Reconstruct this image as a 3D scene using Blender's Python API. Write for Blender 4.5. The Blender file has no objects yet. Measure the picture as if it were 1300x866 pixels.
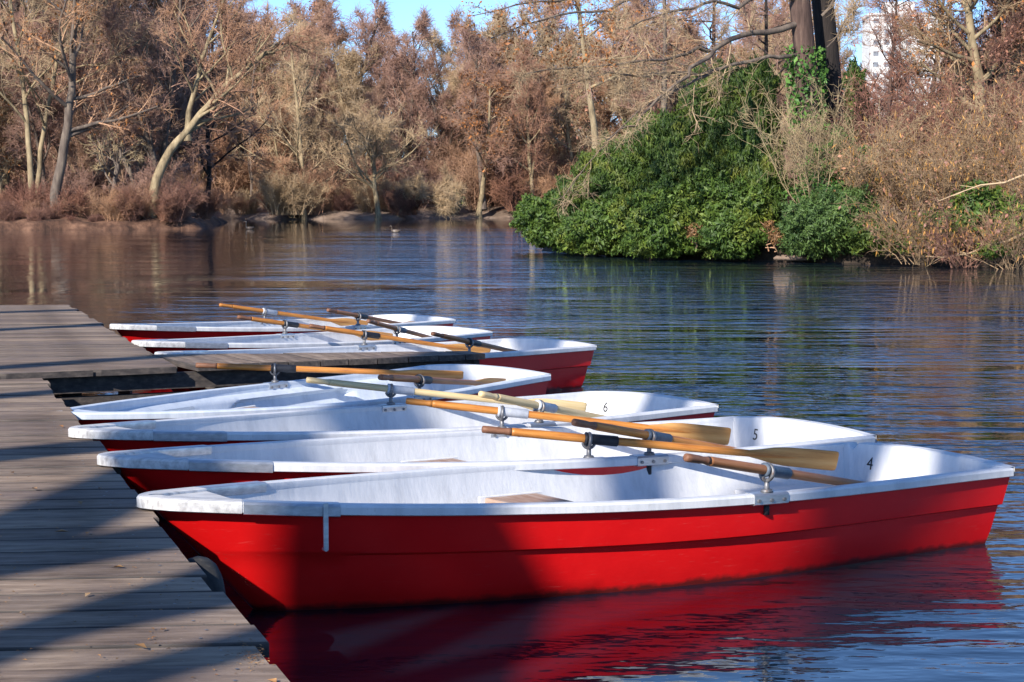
import bpy, math, random
import numpy as np
from mathutils import Matrix, Vector

# ------------------------------------------------------------------ camera, sky, sun, exposure
SC = bpy.context.scene
COL = SC.collection
F_PX, CAM_H, HORIZON = 2512.0, 1.732, 253.7
PITCH = math.atan((433 - HORIZON) / F_PX)
cam = bpy.data.objects.new('camera', bpy.data.cameras.new('camera'))
COL.objects.link(cam)
cam.data.sensor_width = 36.0
cam.data.lens = F_PX / 1300 * 36.0
cam.data.clip_end = 6000
cam.location = (0, 0, CAM_H)
cam.rotation_euler = (math.pi / 2 - PITCH, 0, 0)
SC.camera = cam

SUN_EL = math.radians(30)
SHADOW_AZ = math.radians(58)          # direction the shadows run, from +x towards +y
SUN_TO = Vector((-math.cos(SHADOW_AZ) * math.cos(SUN_EL), -math.sin(SHADOW_AZ) * math.cos(SUN_EL), math.sin(SUN_EL)))
world = bpy.data.worlds.new('World'); SC.world = world; world.use_nodes = True
wn = world.node_tree
sky = wn.nodes.new('ShaderNodeTexSky'); sky.sky_type = 'NISHITA'; sky.sun_disc = False
sky.sun_elevation = SUN_EL
sky.sun_rotation = math.atan2(SUN_TO.x, SUN_TO.y)
sky.air_density = 1.0; sky.dust_density = 0.4; sky.ozone_density = 6.0; sky.altitude = 3500
bg = wn.nodes['Background']; bg.inputs['Strength'].default_value = 0.15
wn.links.new(sky.outputs[0], bg.inputs[0])
sun = bpy.data.objects.new('sun', bpy.data.lights.new('sun', 'SUN'))
COL.objects.link(sun)
sun.data.energy = 5.0; sun.data.angle = math.radians(0.5); sun.data.color = (1.0, 0.93, 0.83)
sun.rotation_euler = SUN_TO.to_track_quat('Z', 'Y').to_euler()
SC.view_settings.view_transform = 'Standard'
SC.view_settings.look = 'None'
SC.view_settings.exposure = 0.62
SC.view_settings.gamma = 1.0

# ------------------------------------------------------------------ helpers
cp, sp = math.cos(PITCH), math.sin(PITCH)
def ray(px, py):
    dx, dv = (px - 650) / F_PX, (433 - py) / F_PX
    return np.array([dx, cp + dv * sp, -sp + dv * cp])
def PZ(px, py, z):                     # pixel -> point on the level z
    r = ray(px, py); k = (z - CAM_H) / r[2]
    return np.array([0, 0, CAM_H]) + r * k
def PD(px, py, d):                     # pixel -> point at ground distance d
    r = ray(px, py); return np.array([0, 0, CAM_H]) + r * (d / r[1])

def np_mesh(name, V, Fs, mat=None, smooth=False):
    V = np.asarray(V, dtype=np.float32).reshape(-1, 3)
    if isinstance(Fs, np.ndarray): Fs = [Fs]
    Fs = [np.asarray(f, dtype=np.int32) for f in Fs if len(f)]
    me = bpy.data.meshes.new(name)
    me.vertices.add(len(V)); me.vertices.foreach_set('co', V.ravel())
    nl = sum(f.size for f in Fs); nf = sum(len(f) for f in Fs)
    me.loops.add(nl); me.polygons.add(nf)
    me.loops.foreach_set('vertex_index', np.concatenate([f.ravel() for f in Fs]))
    tot = np.concatenate([np.full(len(f), f.shape[1], np.int32) for f in Fs])
    st = np.zeros(nf, np.int32); st[1:] = np.cumsum(tot)[:-1]
    me.polygons.foreach_set('loop_start', st)
    try: me.polygons.foreach_set('loop_total', tot)
    except Exception: pass
    if smooth: me.polygons.foreach_set('use_smooth', np.ones(nf, bool))
    if mat: me.materials.append(mat)
    me.update(calc_edges=True)
    return me
def py_mesh(name, V, F, mat=None, smooth=False):
    me = bpy.data.meshes.new(name); me.from_pydata([tuple(map(float, v)) for v in V], [], [tuple(f) for f in F])
    if smooth:
        for p in me.polygons: p.use_smooth = True
    if mat: me.materials.append(mat)
    me.update(); return me
def ob(name, data=None, parent=None, loc=None, rot=None):
    o = bpy.data.objects.new(name, data); COL.objects.link(o)
    if parent is not None: o.parent = parent
    if loc is not None: o.location = loc
    if rot is not None: o.rotation_euler = rot
    return o
def tag(o, label=None, cat=None, group=None, kind=None):
    if label: o['label'] = label
    if cat: o['category'] = cat
    if group: o['group'] = group
    if kind: o['kind'] = kind
    return o
def copy_tree(o, parent=None):
    c = o.copy(); COL.objects.link(c); c.parent = parent
    for ch in list(o.children): copy_tree(ch, c)
    return c

class MB:
    """collects simple shapes into one mesh"""
    def __init__(s): s.V = []; s.F = []
    def add(s, V, F):
        b = len(s.V); s.V += [tuple(v) for v in V]; s.F += [tuple(i + b for i in f) for f in F]
    def box(s, x0, x1, y0, y1, z0, z1, bev=0.0):
        b = bev
        if b <= 0:
            s.add([(x, y, z) for z in (z0, z1) for y in (y0, y1) for x in (x0, x1)],
                  [(0, 2, 3, 1), (4, 5, 7, 6), (0, 1, 5, 4), (2, 6, 7, 3), (0, 4, 6, 2), (1, 3, 7, 5)]); return
        V = []
        for z, i in ((z0, b), (z0 + b, 0), (z1 - b, 0), (z1, b)):
            V += [(x0 + i, y0 + i, z), (x1 - i, y0 + i, z), (x1 - i, y1 - i, z), (x0 + i, y1 - i, z)]
        F = [(3, 2, 1, 0), (12, 13, 14, 15)]
        for k in range(3):
            for j in range(4): F.append((4 * k + j, 4 * k + (j + 1) % 4, 4 * k + 4 + (j + 1) % 4, 4 * k + 4 + j))
        s.add(V, F)
    def tube(s, pts, radii, n=10, caps=True, sq=1.0):
        pts = np.asarray(pts, float); radii = np.broadcast_to(radii, len(pts))
        T = np.gradient(pts, axis=0); T /= np.linalg.norm(T, axis=1)[:, None] + 1e-9
        ref = np.array([0, 0, 1.]) if abs(T[:, 2]).mean() < .8 else np.array([1., 0, 0])
        A = np.cross(T, ref); A /= np.linalg.norm(A, axis=1)[:, None]; B = np.cross(A, T)
        a = np.arange(n) * 2 * math.pi / n
        V = (pts[:, None] + radii[:, None, None] * (np.cos(a)[None, :, None] * A[:, None] + sq * np.sin(a)[None, :, None] * B[:, None])).reshape(-1, 3)
        F = [(i * n + j, i * n + (j + 1) % n, (i + 1) * n + (j + 1) % n, (i + 1) * n + j) for i in range(len(pts) - 1) for j in range(n)]
        if caps: F += [tuple(range(n))[::-1], tuple((len(pts) - 1) * n + j for j in range(n))]
        s.add(V, F)
    def torus(s, c, axis, R, r, nu=18, nv=8, a0=0, a1=2 * math.pi, up=(0, 0, 1)):
        axis = np.array(axis, float); axis /= np.linalg.norm(axis)
        u = np.array(up, float) - axis * np.dot(up, axis); u /= np.linalg.norm(u); w = np.cross(axis, u)
        full = abs(a1 - a0 - 2 * math.pi) < 1e-6
        m = nu if full else nu + 1
        V = []
        for i in range(m):
            t = a0 + (a1 - a0) * i / nu; d = math.cos(t) * u + math.sin(t) * w
            for j in range(nv):
                p = 2 * math.pi * j / nv; V.append(np.array(c) + d * (R + r * math.cos(p)) + axis * r * math.sin(p))
        F = [((i % m) * nv + j, ((i + 1) % m) * nv + j, ((i + 1) % m) * nv + (j + 1) % nv, (i % m) * nv + (j + 1) % nv) for i in range(nu) for j in range(nv)]
        s.add(V, F)
    def mesh(s, name, mat, smooth=False): return py_mesh(name, s.V, s.F, mat, smooth)
    def build(s, name, mat, parent=None, smooth=False): return ob(name, s.mesh(name, mat, smooth), parent)

# ------------------------------------------------------------------ materials
def newmat(name):
    m = bpy.data.materials.new(name); m.use_nodes = True
    return m, m.node_tree, m.node_tree.nodes['Principled BSDF']
def N(nt, t, **kw):
    n = nt.nodes.new(t)
    for k, v in kw.items(): setattr(n, k, v)
    return n
def ramp(nt, fac, stops):
    r = N(nt, 'ShaderNodeValToRGB'); e = r.color_ramp.elements
    while len(e) < len(stops): e.new(.5)
    for i, (p, c) in enumerate(stops): e[i].position = p; e[i].color = (*c, 1)
    nt.links.new(fac, r.inputs[0]); return r.outputs[0]
def noise(nt, vec, scale, detail=4, rough=.55):
    n = N(nt, 'ShaderNodeTexNoise'); n.inputs['Scale'].default_value = scale; n.inputs['Detail'].default_value = detail; n.inputs['Roughness'].default_value = rough
    if vec is not None: nt.links.new(vec, n.inputs['Vector'])
    return n.outputs[0]
def mapped(nt, scale=(1, 1, 1), coord='Object', rot=(0, 0, 0)):
    tc = N(nt, 'ShaderNodeTexCoord'); mp = N(nt, 'ShaderNodeMapping'); mp.inputs['Scale'].default_value = scale; mp.inputs['Rotation'].default_value = rot
    nt.links.new(tc.outputs[coord], mp.inputs[0]); return mp.outputs[0]
def mixc(nt, fac, a, b, mode='MIX'):
    m = N(nt, 'ShaderNodeMix', data_type='RGBA', blend_type=mode)
    for sock, v in ((m.inputs[0], fac), (m.inputs[6], a), (m.inputs[7], b)):
        if hasattr(v, 'node'): nt.links.new(v, sock)
        else: sock.default_value = v if isinstance(v, (int, float)) else (*v, 1)
    return m.outputs[2]
def math_(nt, op, a, b=0.0, clamp=False):
    m = N(nt, 'ShaderNodeMath', operation=op, use_clamp=clamp)
    for sock, v in ((m.inputs[0], a), (m.inputs[1], b)):
        if hasattr(v, 'node'): nt.links.new(v, sock)
        else: sock.default_value = v
    return m.outputs[0]
def bump(nt, h, strength, dist, bsdf):
    b = N(nt, 'ShaderNodeBump'); b.inputs['Strength'].default_value = strength; b.inputs['Distance'].default_value = dist
    nt.links.new(h, b.inputs['Height']); nt.links.new(b.outputs[0], bsdf.inputs['Normal']); return b

def surface(name, stops, scale=6, stretch=(1, 1, 1), rough=.6, bmp=.2, bdist=.004, bscale=None, spec=.4, metal=0, obj_rand=None, island=None, coord='Object'):
    m, nt, b = newmat(name)
    v = mapped(nt, stretch, coord)
    f = noise(nt, v, scale, 5, .6)
    c = ramp(nt, f, stops)
    if obj_rand:
        oi = N(nt, 'ShaderNodeObjectInfo'); c = mixc(nt, .75, c, ramp(nt, oi.outputs['Random'], obj_rand), 'MULTIPLY')
    if island:
        g = N(nt, 'ShaderNodeNewGeometry'); c = mixc(nt, 1.0, c, ramp(nt, g.outputs['Random Per Island'], island), 'MULTIPLY')
    nt.links.new(c, b.inputs['Base Color'])
    b.inputs['Roughness'].default_value = rough; b.inputs['Metallic'].default_value = metal
    b.inputs['Specular IOR Level'].default_value = spec
    if bmp: bump(nt, noise(nt, v, bscale or scale * 2, 5, .65), bmp, bdist, b)
    return m

M = {}
def hull_red():
    m, nt, b = newmat('red_hull_paint')
    v = mapped(nt)
    f = noise(nt, v, 2.2, 5, .6)
    c = ramp(nt, f, [(.3, (.66, .004, .006)), (.7, (.80, .010, .010))])
    # long fine scuffs
    v2 = mapped(nt, (2.2, 3, 26), rot=(0, .35, 0)); s = noise(nt, v2, 5, 5, .6)
    c = mixc(nt, ramp(nt, s, [(.62, (0, 0, 0)), (.74, (.26, .26, .26))]), c, (.72, .15, .13))
    # grime near the waterline
    tc = N(nt, 'ShaderNodeTexCoord'); sx = N(nt, 'ShaderNodeSeparateXYZ'); nt.links.new(tc.outputs['Object'], sx.inputs[0])
    g = math_(nt, 'ADD', sx.outputs[2], math_(nt, 'MULTIPLY', noise(nt, v, 14), .05))
    c = mixc(nt, ramp(nt, g, [(.035, (.85, .85, .85)), (.060, (0, 0, 0))]), c, (.03, .012, .010))
    nt.links.new(c, b.inputs['Base Color'])
    b.inputs['Roughness'].default_value = .34
    b.inputs['Coat Weight'].default_value = .15; b.inputs['Coat Roughness'].default_value = .2
    bump(nt, noise(nt, v, 5, 4), .12, .012, b)
    return m
M['red'] = hull_red()
def white_paint(name, c0, c1, dirt):
    m, nt, b = newmat(name)
    v = mapped(nt, (1, 1, .25)); f = noise(nt, v, 7, 7, .7)
    c = ramp(nt, f, [(.30, tuple(q * .82 for q in c0)), (.45, c0), (.62, c1)])
    d = noise(nt, mapped(nt), 26, 4, .6)
    c = mixc(nt, ramp(nt, d, [(.66, (0, 0, 0)), (.74, (.55, .55, .55))]), c, dirt)
    nt.links.new(c, b.inputs['Base Color']); b.inputs['Roughness'].default_value = .5
    bump(nt, noise(nt, mapped(nt, (1, 1, .22)), 22, 6, .65), .45, .006, b)
    return m
M['liner'] = white_paint('white_interior_paint', (.60, .61, .63), (.70, .70, .71), (.55, .54, .53))
M['lip'] = white_paint('white_gunwale_paint', (.62, .63, .65), (.72, .72, .73), (.48, .44, .42))
M['lip_d'] = white_paint('pale_blue_white_paint', (.55, .61, .69), (.64, .69, .75), (.5, .5, .5))
M['cap'] = surface('weathered_bow_cap', [(.3, (.34, .33, .33)), (.55, (.60, .59, .58)), (.75, (.72, .71, .70))], 7, (1, 9, 3), .55, .4, .004)
M['alu'] = surface('dull_aluminium', [(.3, (.38, .40, .43)), (.7, (.60, .62, .65))], 12, (1, 4, 4), .38, .25, .002, metal=.75)
M['iron'] = surface('galvanised_iron', [(.3, (.10, .10, .11)), (.6, (.24, .24, .25)), (.75, (.20, .12, .08))], 30, rough=.5, bmp=.3, bdist=.002, metal=.6)
M['black'] = surface('black_rubber', [(.3, (.010, .011, .016)), (.7, (.026, .028, .036))], 20, rough=.55, bmp=.3, bdist=.002)
M['bluegrey'] = surface('blue_grey_sleeve', [(.3, (.05, .07, .10)), (.7, (.11, .14, .18))], 25, rough=.5)
M['greysl'] = surface('pale_grey_sleeve', [(.3, (.36, .38, .42)), (.7, (.52, .54, .58))], 25, rough=.5)
M['oar'] = surface('varnished_oar_wood', [(.22, (.20, .07, .02)), (.42, (.42, .155, .03)), (.58, (.52, .21, .042)), (.78, (.60, .28, .075))], 5, (1, 14, 14), .42, .2, .002)
M['oar_brown'] = surface('worn_brown_oar_wood', [(.25, (.22, .085, .035)), (.5, (.34, .14, .055)), (.75, (.42, .19, .085))], 5, (1, 14, 14), .5, .2, .002)
M['oar_pale'] = surface('bare_pale_oar_wood', [(.25, (.52, .36, .16)), (.5, (.66, .50, .26)), (.75, (.72, .57, .33))], 5, (1, 14, 14), .5, .2, .002)
M['blade'] = surface('oar_blade_wood', [(.22, (.24, .10, .03)), (.42, (.46, .215, .06)), (.6, (.56, .29, .09)), (.8, (.62, .36, .13))], 3, (1, 9, 9), .5, .2, .002)
M['grip'] = surface('dark_handled_grip', [(.3, (.13, .055, .03)), (.7, (.26, .12, .065))], 14, (1, 5, 5), .6)
M['seat'] = surface('seat_board_wood', [(.3, (.26, .13, .08)), (.55, (.40, .27, .2)), (.75, (.46, .40, .36))], 4, (8, 1, 8), .6)
M['ink'] = surface('black_number_paint', [(.3, (.012, .012, .014)), (.7, (.03, .03, .03))], 40, bmp=0)
M['tyre'] = surface('dusty_tyre_rubber', [(.3, (.012, .012, .013)), (.6, (.03, .029, .028)), (.74, (.10, .085, .07))], 22, rough=.85, bmp=.6, bdist=.004)

def plank_mat():
    m, nt, b = newmat('weathered_deck_plank')
    v = mapped(nt, (.9, 5, 5)); f = noise(nt, v, 3.2, 8, .62)
    c = ramp(nt, f, [(.28, (.080, .055, .040)), (.45, (.21, .158, .118)), (.6, (.315, .245, .190)), (.78, (.49, .40, .325))])
    oi = N(nt, 'ShaderNodeObjectInfo')
    c = mixc(nt, .8, c, ramp(nt, oi.outputs['Random'], [(0, (.55, .50, .47)), (.3, (.95, .92, .88)), (.55, (.72, .66, .66)), (.8, (1.1, 1.05, .98)), (1, (1.3, 1.2, 1.08))]), 'MULTIPLY')
    tcg = N(nt, 'ShaderNodeNewGeometry')
    big = noise(nt, tcg.outputs['Position'], 1.7, 4, .6)
    c = mixc(nt, ramp(nt, big, [(.48, (0, 0, 0)), (.68, (.6, .6, .6))]), c, (.13, .10, .095))
    fine = noise(nt, mapped(nt, (2.2, 60, 60)), 4, 4, .7)
    c = mixc(nt, ramp(nt, fine, [(.30, (.55, .55, .55)), (.42, (0, 0, 0))]), c, (.06, .045, .038))
    spk = noise(nt, mapped(nt, (3, 6, 6)), 16, 3, .6)
    c = mixc(nt, ramp(nt, spk, [(.70, (0, 0, 0)), (.76, (.8, .8, .8))]), c, (.46, .43, .38))
    nt.links.new(c, b.inputs['Base Color']); b.inputs['Roughness'].default_value = .8; b.inputs['Specular IOR Level'].default_value = .25
    bump(nt, math_(nt, 'ADD', fine, math_(nt, 'MULTIPLY', f, .8)), .6, .006, b)
    return m
M['plank'] = plank_mat()
M['beam'] = surface('dark_wet_beam_seam_shade', [(.3, (.030, .026, .026)), (.55, (.07, .058, .052)), (.75, (.13, .105, .09))], 4, (1, 8, 8), .8, .6, .006)
M['stump'] = surface('pale_post_wood', [(.3, (.16, .10, .08)), (.7, (.34, .23, .19))], 8, (4, 4, 1), .8)

BR = [(0, (.72, .66, .72)), (.35, (1.0, .92, .88)), (.7, (1.2, 1.05, .85)), (1, (.9, .72, .70))]
M['bark'] = surface('grey_brown_bark', [(.3, (.065, .048, .040)), (.55, (.15, .115, .09)), (.75, (.24, .19, .14))], 3, (1.5, 1.5, .35), .9, .8, .03, 6)
M['bark_y'] = surface('mossy_yellow_bark', [(.3, (.10, .075, .045)), (.5, (.27, .205, .12)), (.75, (.44, .35, .21))], 3, (1.2, 1.2, .4), .9, .8, .03, 6)
M['bark_dark'] = surface('dark_ridged_bark', [(.3, (.012, .009, .008)), (.55, (.030, .023, .020)), (.75, (.06, .045, .036))], 4, (2, 2, .3), .92, .9, .03, 7)
M['bark_red'] = surface('red_brown_bark', [(.3, (.035, .022, .018)), (.55, (.10, .062, .05)), (.75, (.18, .12, .09))], 4, (2, 2, .3), .92, .9, .03, 7)
M['twig'] = surface('brown_twigs', [(.35, (.29, .175, .115)), (.65, (.52, .345, .23))], .35, rough=.85, bmp=0, obj_rand=BR)
M['twig_tan'] = surface('tan_sunlit_twigs', [(.35, (.34, .235, .14)), (.65, (.56, .41, .25))], .35, rough=.85, bmp=0)
M['twig_purple'] = surface('purple_brown_twigs', [(.35, (.26, .145, .11)), (.65, (.44, .27, .20))], .35, rough=.85, bmp=0)
M['twig_red'] = surface('red_brown_shoots', [(.35, (.17, .085, .065)), (.65, (.34, .19, .135))], .5, rough=.85, bmp=0, obj_rand=BR)
M['twig_straw'] = surface('straw_coloured_stems', [(.35, (.30, .22, .12)), (.65, (.50, .38, .22))], .8, rough=.85, bmp=0)
M['twig_orange'] = surface('orange_brown_twigs', [(.35, (.24, .15, .085)), (.65, (.42, .29, .17))], .8, rough=.85, bmp=0)
M['twig_dead'] = surface('pale_dead_twigs', [(.35, (.30, .26, .19)), (.65, (.48, .43, .33))], .8, rough=.85, bmp=0)
ISL = [(0, (.55, .6, .55)), (.5, (1, 1, 1)), (1, (1.55, 1.45, 1.2))]
def leafmat(name, stops, scale=.8, rough=.55, spec=.3):
    m = surface(name, stops, scale, rough=rough, bmp=0, spec=spec, island=ISL)
    return m
M['yew'] = leafmat('dark_evergreen_needles', [(.3, (.018, .044, .010)), (.5, (.052, .092, .016)), (.7, (.125, .14, .022))])
M['rhodo'] = leafmat('glossy_evergreen_leaves', [(.3, (.026, .060, .012)), (.5, (.070, .118, .020)), (.72, (.155, .175, .028))])
M['bluegreen'] = leafmat('blue_green_leaves', [(.3, (.035, .075, .024)), (.6, (.085, .14, .036)), (.75, (.14, .17, .035))])
M['yellowgreen'] = leafmat('yellow_green_leaves', [(.3, (.035, .07, .014)), (.6, (.08, .11, .02)), (.75, (.17, .13, .03))])
M['ivy'] = leafmat('bright_ivy_leaves', [(.3, (.04, .12, .025)), (.7, (.10, .20, .04))])
M['deadleaf'] = leafmat('dry_orange_leaves', [(.3, (.22, .085, .03)), (.6, (.36, .15, .05)), (.75, (.42, .22, .08))])
M['catkin'] = leafmat('yellow_brown_catkins', [(.3, (.28, .13, .04)), (.6, (.42, .23, .07)), (.75, (.48, .30, .10))])
M['pinkleaf'] = leafmat('pinkish_dry_leaves', [(.3, (.20, .09, .075)), (.6, (.32, .16, .11)), (.75, (.36, .20, .12))])
M['litter'] = surface('leaf_litter_ground', [(.3, (.035, .018, .012)), (.5, (.11, .055, .034)), (.72, (.24, .13, .08))], 1.4, rough=.95, bmp=1.0, bdist=.12, bscale=2.5)
M['sand'] = surface('pale_sandy_bank', [(.3, (.10, .07, .05)), (.5, (.22, .155, .115)), (.72, (.34, .26, .21))], .6, rough=.95, bmp=.8, bdist=.1, bscale=2.5)
M['mud'] = surface('dark_island_soil', [(.3, (.020, .015, .011)), (.55, (.06, .042, .03)), (.75, (.14, .085, .055))], 1.4, rough=.95, bmp=1.0, bdist=.1, bscale=3)
M['grass'] = surface('distant_ground', [(.3, (.09, .08, .04)), (.7, (.16, .13, .07))], .05, rough=.95, bmp=0)
M['twig_brownleaf'] = leafmat('withered_brown_leaves', [(.3, (.13, .065, .03)), (.6, (.24, .13, .06)), (.75, (.30, .18, .09))])
M['litterleaf'] = leafmat('fallen_leaf_brown', [(.3, (.16, .07, .03)), (.6, (.34, .19, .09)), (.75, (.46, .34, .2))], 9, .8, .2)

def water_mat():
    m, nt, b = newmat('lake_water')
    g = N(nt, 'ShaderNodeNewGeometry'); pos = g.outputs['Position']
    sx = N(nt, 'ShaderNodeSeparateXYZ'); nt.links.new(pos, sx.inputs[0])
    b.inputs['Base Color'].default_value = (.003, .009, .019, 1)
    b.inputs['Roughness'].default_value = .025; b.inputs['IOR'].default_value = 1.40
    def rip(scale, stretch, det):
        mp = N(nt, 'ShaderNodeMapping'); mp.inputs['Scale'].default_value = stretch; nt.links.new(pos, mp.inputs[0])
        return noise(nt, mp.outputs[0], scale, det, .5)
    big = rip(1.1, (.5, 1.25, 1), 2)
    mid = rip(4.2, (.55, 1.2, 1), 2)
    small = rip(11, (.7, 1.15, 1), 2)
    # wind patches: the lee of the dock and left shore is calm, the open middle is ruffled
    mpp = N(nt, 'ShaderNodeMapping'); mpp.inputs['Scale'].default_value = (.45, 1.5, 1); nt.links.new(pos, mpp.inputs[0]); patch = noise(nt, mpp.outputs[0], .14, 4, .6)
    # 0 left (calm) .. 1 right, measured across the line of sight
    ang = math_(nt, 'DIVIDE', sx.outputs[0], math_(nt, 'MAXIMUM', sx.outputs[1], 1.0))
    side = N(nt, 'ShaderNodeMapRange'); side.inputs['From Min'].default_value = -4.5; side.inputs['From Max'].default_value = 2.0
    side.inputs['To Min'].default_value = .10; side.inputs['To Max'].default_value = 1.0
    # shore-parallel distance: calm strip leans with the left shore
    line = math_(nt, 'ADD', sx.outputs[0], math_(nt, 'MULTIPLY', sx.outputs[1], .07))
    nt.links.new(line, side.inputs['Value'])
    near = N(nt, 'ShaderNodeMapRange'); near.inputs['From Min'].default_value = 7.0; near.inputs['From Max'].default_value = 17.0
    near.inputs['To Min'].default_value = .09; near.inputs['To Max'].default_value = 1.0
    nt.links.new(sx.outputs[1], near.inputs['Value'])
    far = N(nt, 'ShaderNodeMapRange'); far.inputs['From Min'].default_value = 95.0; far.inputs['From Max'].default_value = 135.0
    far.inputs['To Min'].default_value = 1.0; far.inputs['To Max'].default_value = .12
    nt.links.new(sx.outputs[1], far.inputs['Value'])
    pm = N(nt, 'ShaderNodeMapRange'); pm.inputs['From Min'].default_value = .35; pm.inputs['From Max'].default_value = .62
    pm.inputs['To Min'].default_value = .25; pm.inputs['To Max'].default_value = 1.7; nt.links.new(patch, pm.inputs['Value'])
    wind = N(nt, 'ShaderNodeMapRange'); wind.inputs['From Min'].default_value = 26.0; wind.inputs['From Max'].default_value = 60.0
    wind.inputs['To Min'].default_value = 1.0; wind.inputs['To Max'].default_value = 1.0; nt.links.new(sx.outputs[1], wind.inputs['Value'])
    near_ = math_(nt, 'MULTIPLY', near.outputs[0], wind.outputs[0])
    amp = math_(nt, 'MULTIPLY', math_(nt, 'MULTIPLY', side.outputs[0], near_), math_(nt, 'MULTIPLY', pm.outputs[0], far.outputs[0]))
    h = math_(nt, 'ADD', math_(nt, 'MULTIPLY', big, .125), math_(nt, 'ADD', math_(nt, 'MULTIPLY', mid, .042), math_(nt, 'MULTIPLY', small, .011)))
    h = math_(nt, 'MULTIPLY', h, amp)
    bp = N(nt, 'ShaderNodeBump'); bp.inputs['Strength'].default_value = 1.0; bp.inputs['Distance'].default_value = 1.0
    nt.links.new(h, bp.inputs['Height']); nt.links.new(bp.outputs[0], b.inputs['Normal'])
    return m
M['water'] = water_mat()

# ------------------------------------------------------------------ the setting: water and land
def grid_land(name, poly, res, hmax, slope, mat, seed=0, rough=.12, low=-.5):
    poly = np.array(poly, float)
    lo, hi = poly.min(0) - 3, poly.max(0) + 3
    nx, ny = int((hi[0] - lo[0]) / res) + 2, int((hi[1] - lo[1]) / res) + 2
    X, Y = np.meshgrid(np.linspace(lo[0], hi[0], nx), np.linspace(lo[1], hi[1], ny))
    rng = np.random.default_rng(seed)
    nz = sum(a * np.sin(X * kx + p) * np.sin(Y * ky + q) for a, kx, ky, p, q in zip([1, .6, .4, .3, .25], rng.uniform(.3, 4, 5), rng.uniform(.3, 4, 5), rng.uniform(0, 6, 5), rng.uniform(0, 6, 5)))
    d = np.full(X.shape, 1e9); inside = np.zeros(X.shape, bool)
    for i in range(len(poly)):
        a, b = poly[i], poly[(i + 1) % len(poly)]
        e = b - a; t = np.clip(((X - a[0]) * e[0] + (Y - a[1]) * e[1]) / (e @ e), 0, 1)
        d = np.minimum(d, np.hypot(X - a[0] - t * e[0], Y - a[1] - t * e[1]))
        cnd = ((a[1] > Y) != (b[1] > Y)) & (X < (b[0] - a[0]) * (Y - a[1]) / (b[1] - a[1] + 1e-12) + a[0])
        inside ^= cnd
    sd = np.where(inside, d, -d) + nz * .25
    Z = np.clip(np.where(sd > 0, hmax * (1 - np.exp(-sd * slope / hmax)), sd * .6), low, None) + np.where(sd > 0, rough * nz * np.clip(sd, 0, 1), 0)
    V = np.stack([X, Y, Z], -1).reshape(-1, 3)
    i = np.arange(nx * ny).reshape(ny, nx)
    Fq = np.stack([i[:-1, :-1], i[:-1, 1:], i[1:, 1:], i[1:, :-1]], -1).reshape(-1, 4)
    keep = (V[Fq][:, :, 2].max(1) > low + .02)
    return tag(ob(name, np_mesh(name, V, Fq[keep], mat, True)), kind='structure')

w = ob('lake', py_mesh('lake', [(-400, -60, 0), (400, -60, 0), (400, 420, 0), (-400, 420, 0)], [(0, 1, 2, 3)], M['water'])); tag(w, kind='structure')
LEFT = [(-70, 112), (-34, 113), (-28, 113.2), (-22, 115.5), (-18.6, 117.5), (-18.4, 119), (-19.6, 124), (-20.5, 134), (-22, 152), (-70, 162)]
FAR = [(-120, 168), (-45, 176), (-26, 183), (-21, 177), (-15, 174), (-9.4, 175), (-8.6, 184), (2, 187), (14, 187), (40, 176), (110, 166), (140, 300), (-140, 300)]
ISLE = [(1.0, 67.5), (2.3, 64.0), (4.0, 59.5), (5.0, 57.3), (7.6, 55.9), (9.5, 54.3), (12.8, 50.6), (16, 48.6), (24, 46), (48, 44), (60, 60), (50, 96), (22, 92), (8, 82), (2.6, 75)]
NEAR = [(-80, 24), (-14, 23), (-11, 14), (-9.5, 5), (-7, -1.2), (2, -2.6), (60, -5), (80, -55), (-80, -55)]
grid_land('left_bank', LEFT, .5, .6, 1.6, M['litter'], 1)
grid_land('far_bank', FAR, 1.6, 2.2, .35, M['sand'], 2)
grid_land('island_ground', ISLE, .5, 1.0, 1.4, M['mud'], 3)
grid_land('near_bank', NEAR, 1.0, .9, .6, M['litter'], 4)
tag(ob('ground', py_mesh('ground', [(-3000, 298, 1.4), (3000, 298, 1.4), (3000, 5000, 1.4), (-3000, 5000, 1.4)], [(0, 1, 2, 3)], M['grass'])), kind='structure')

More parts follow.
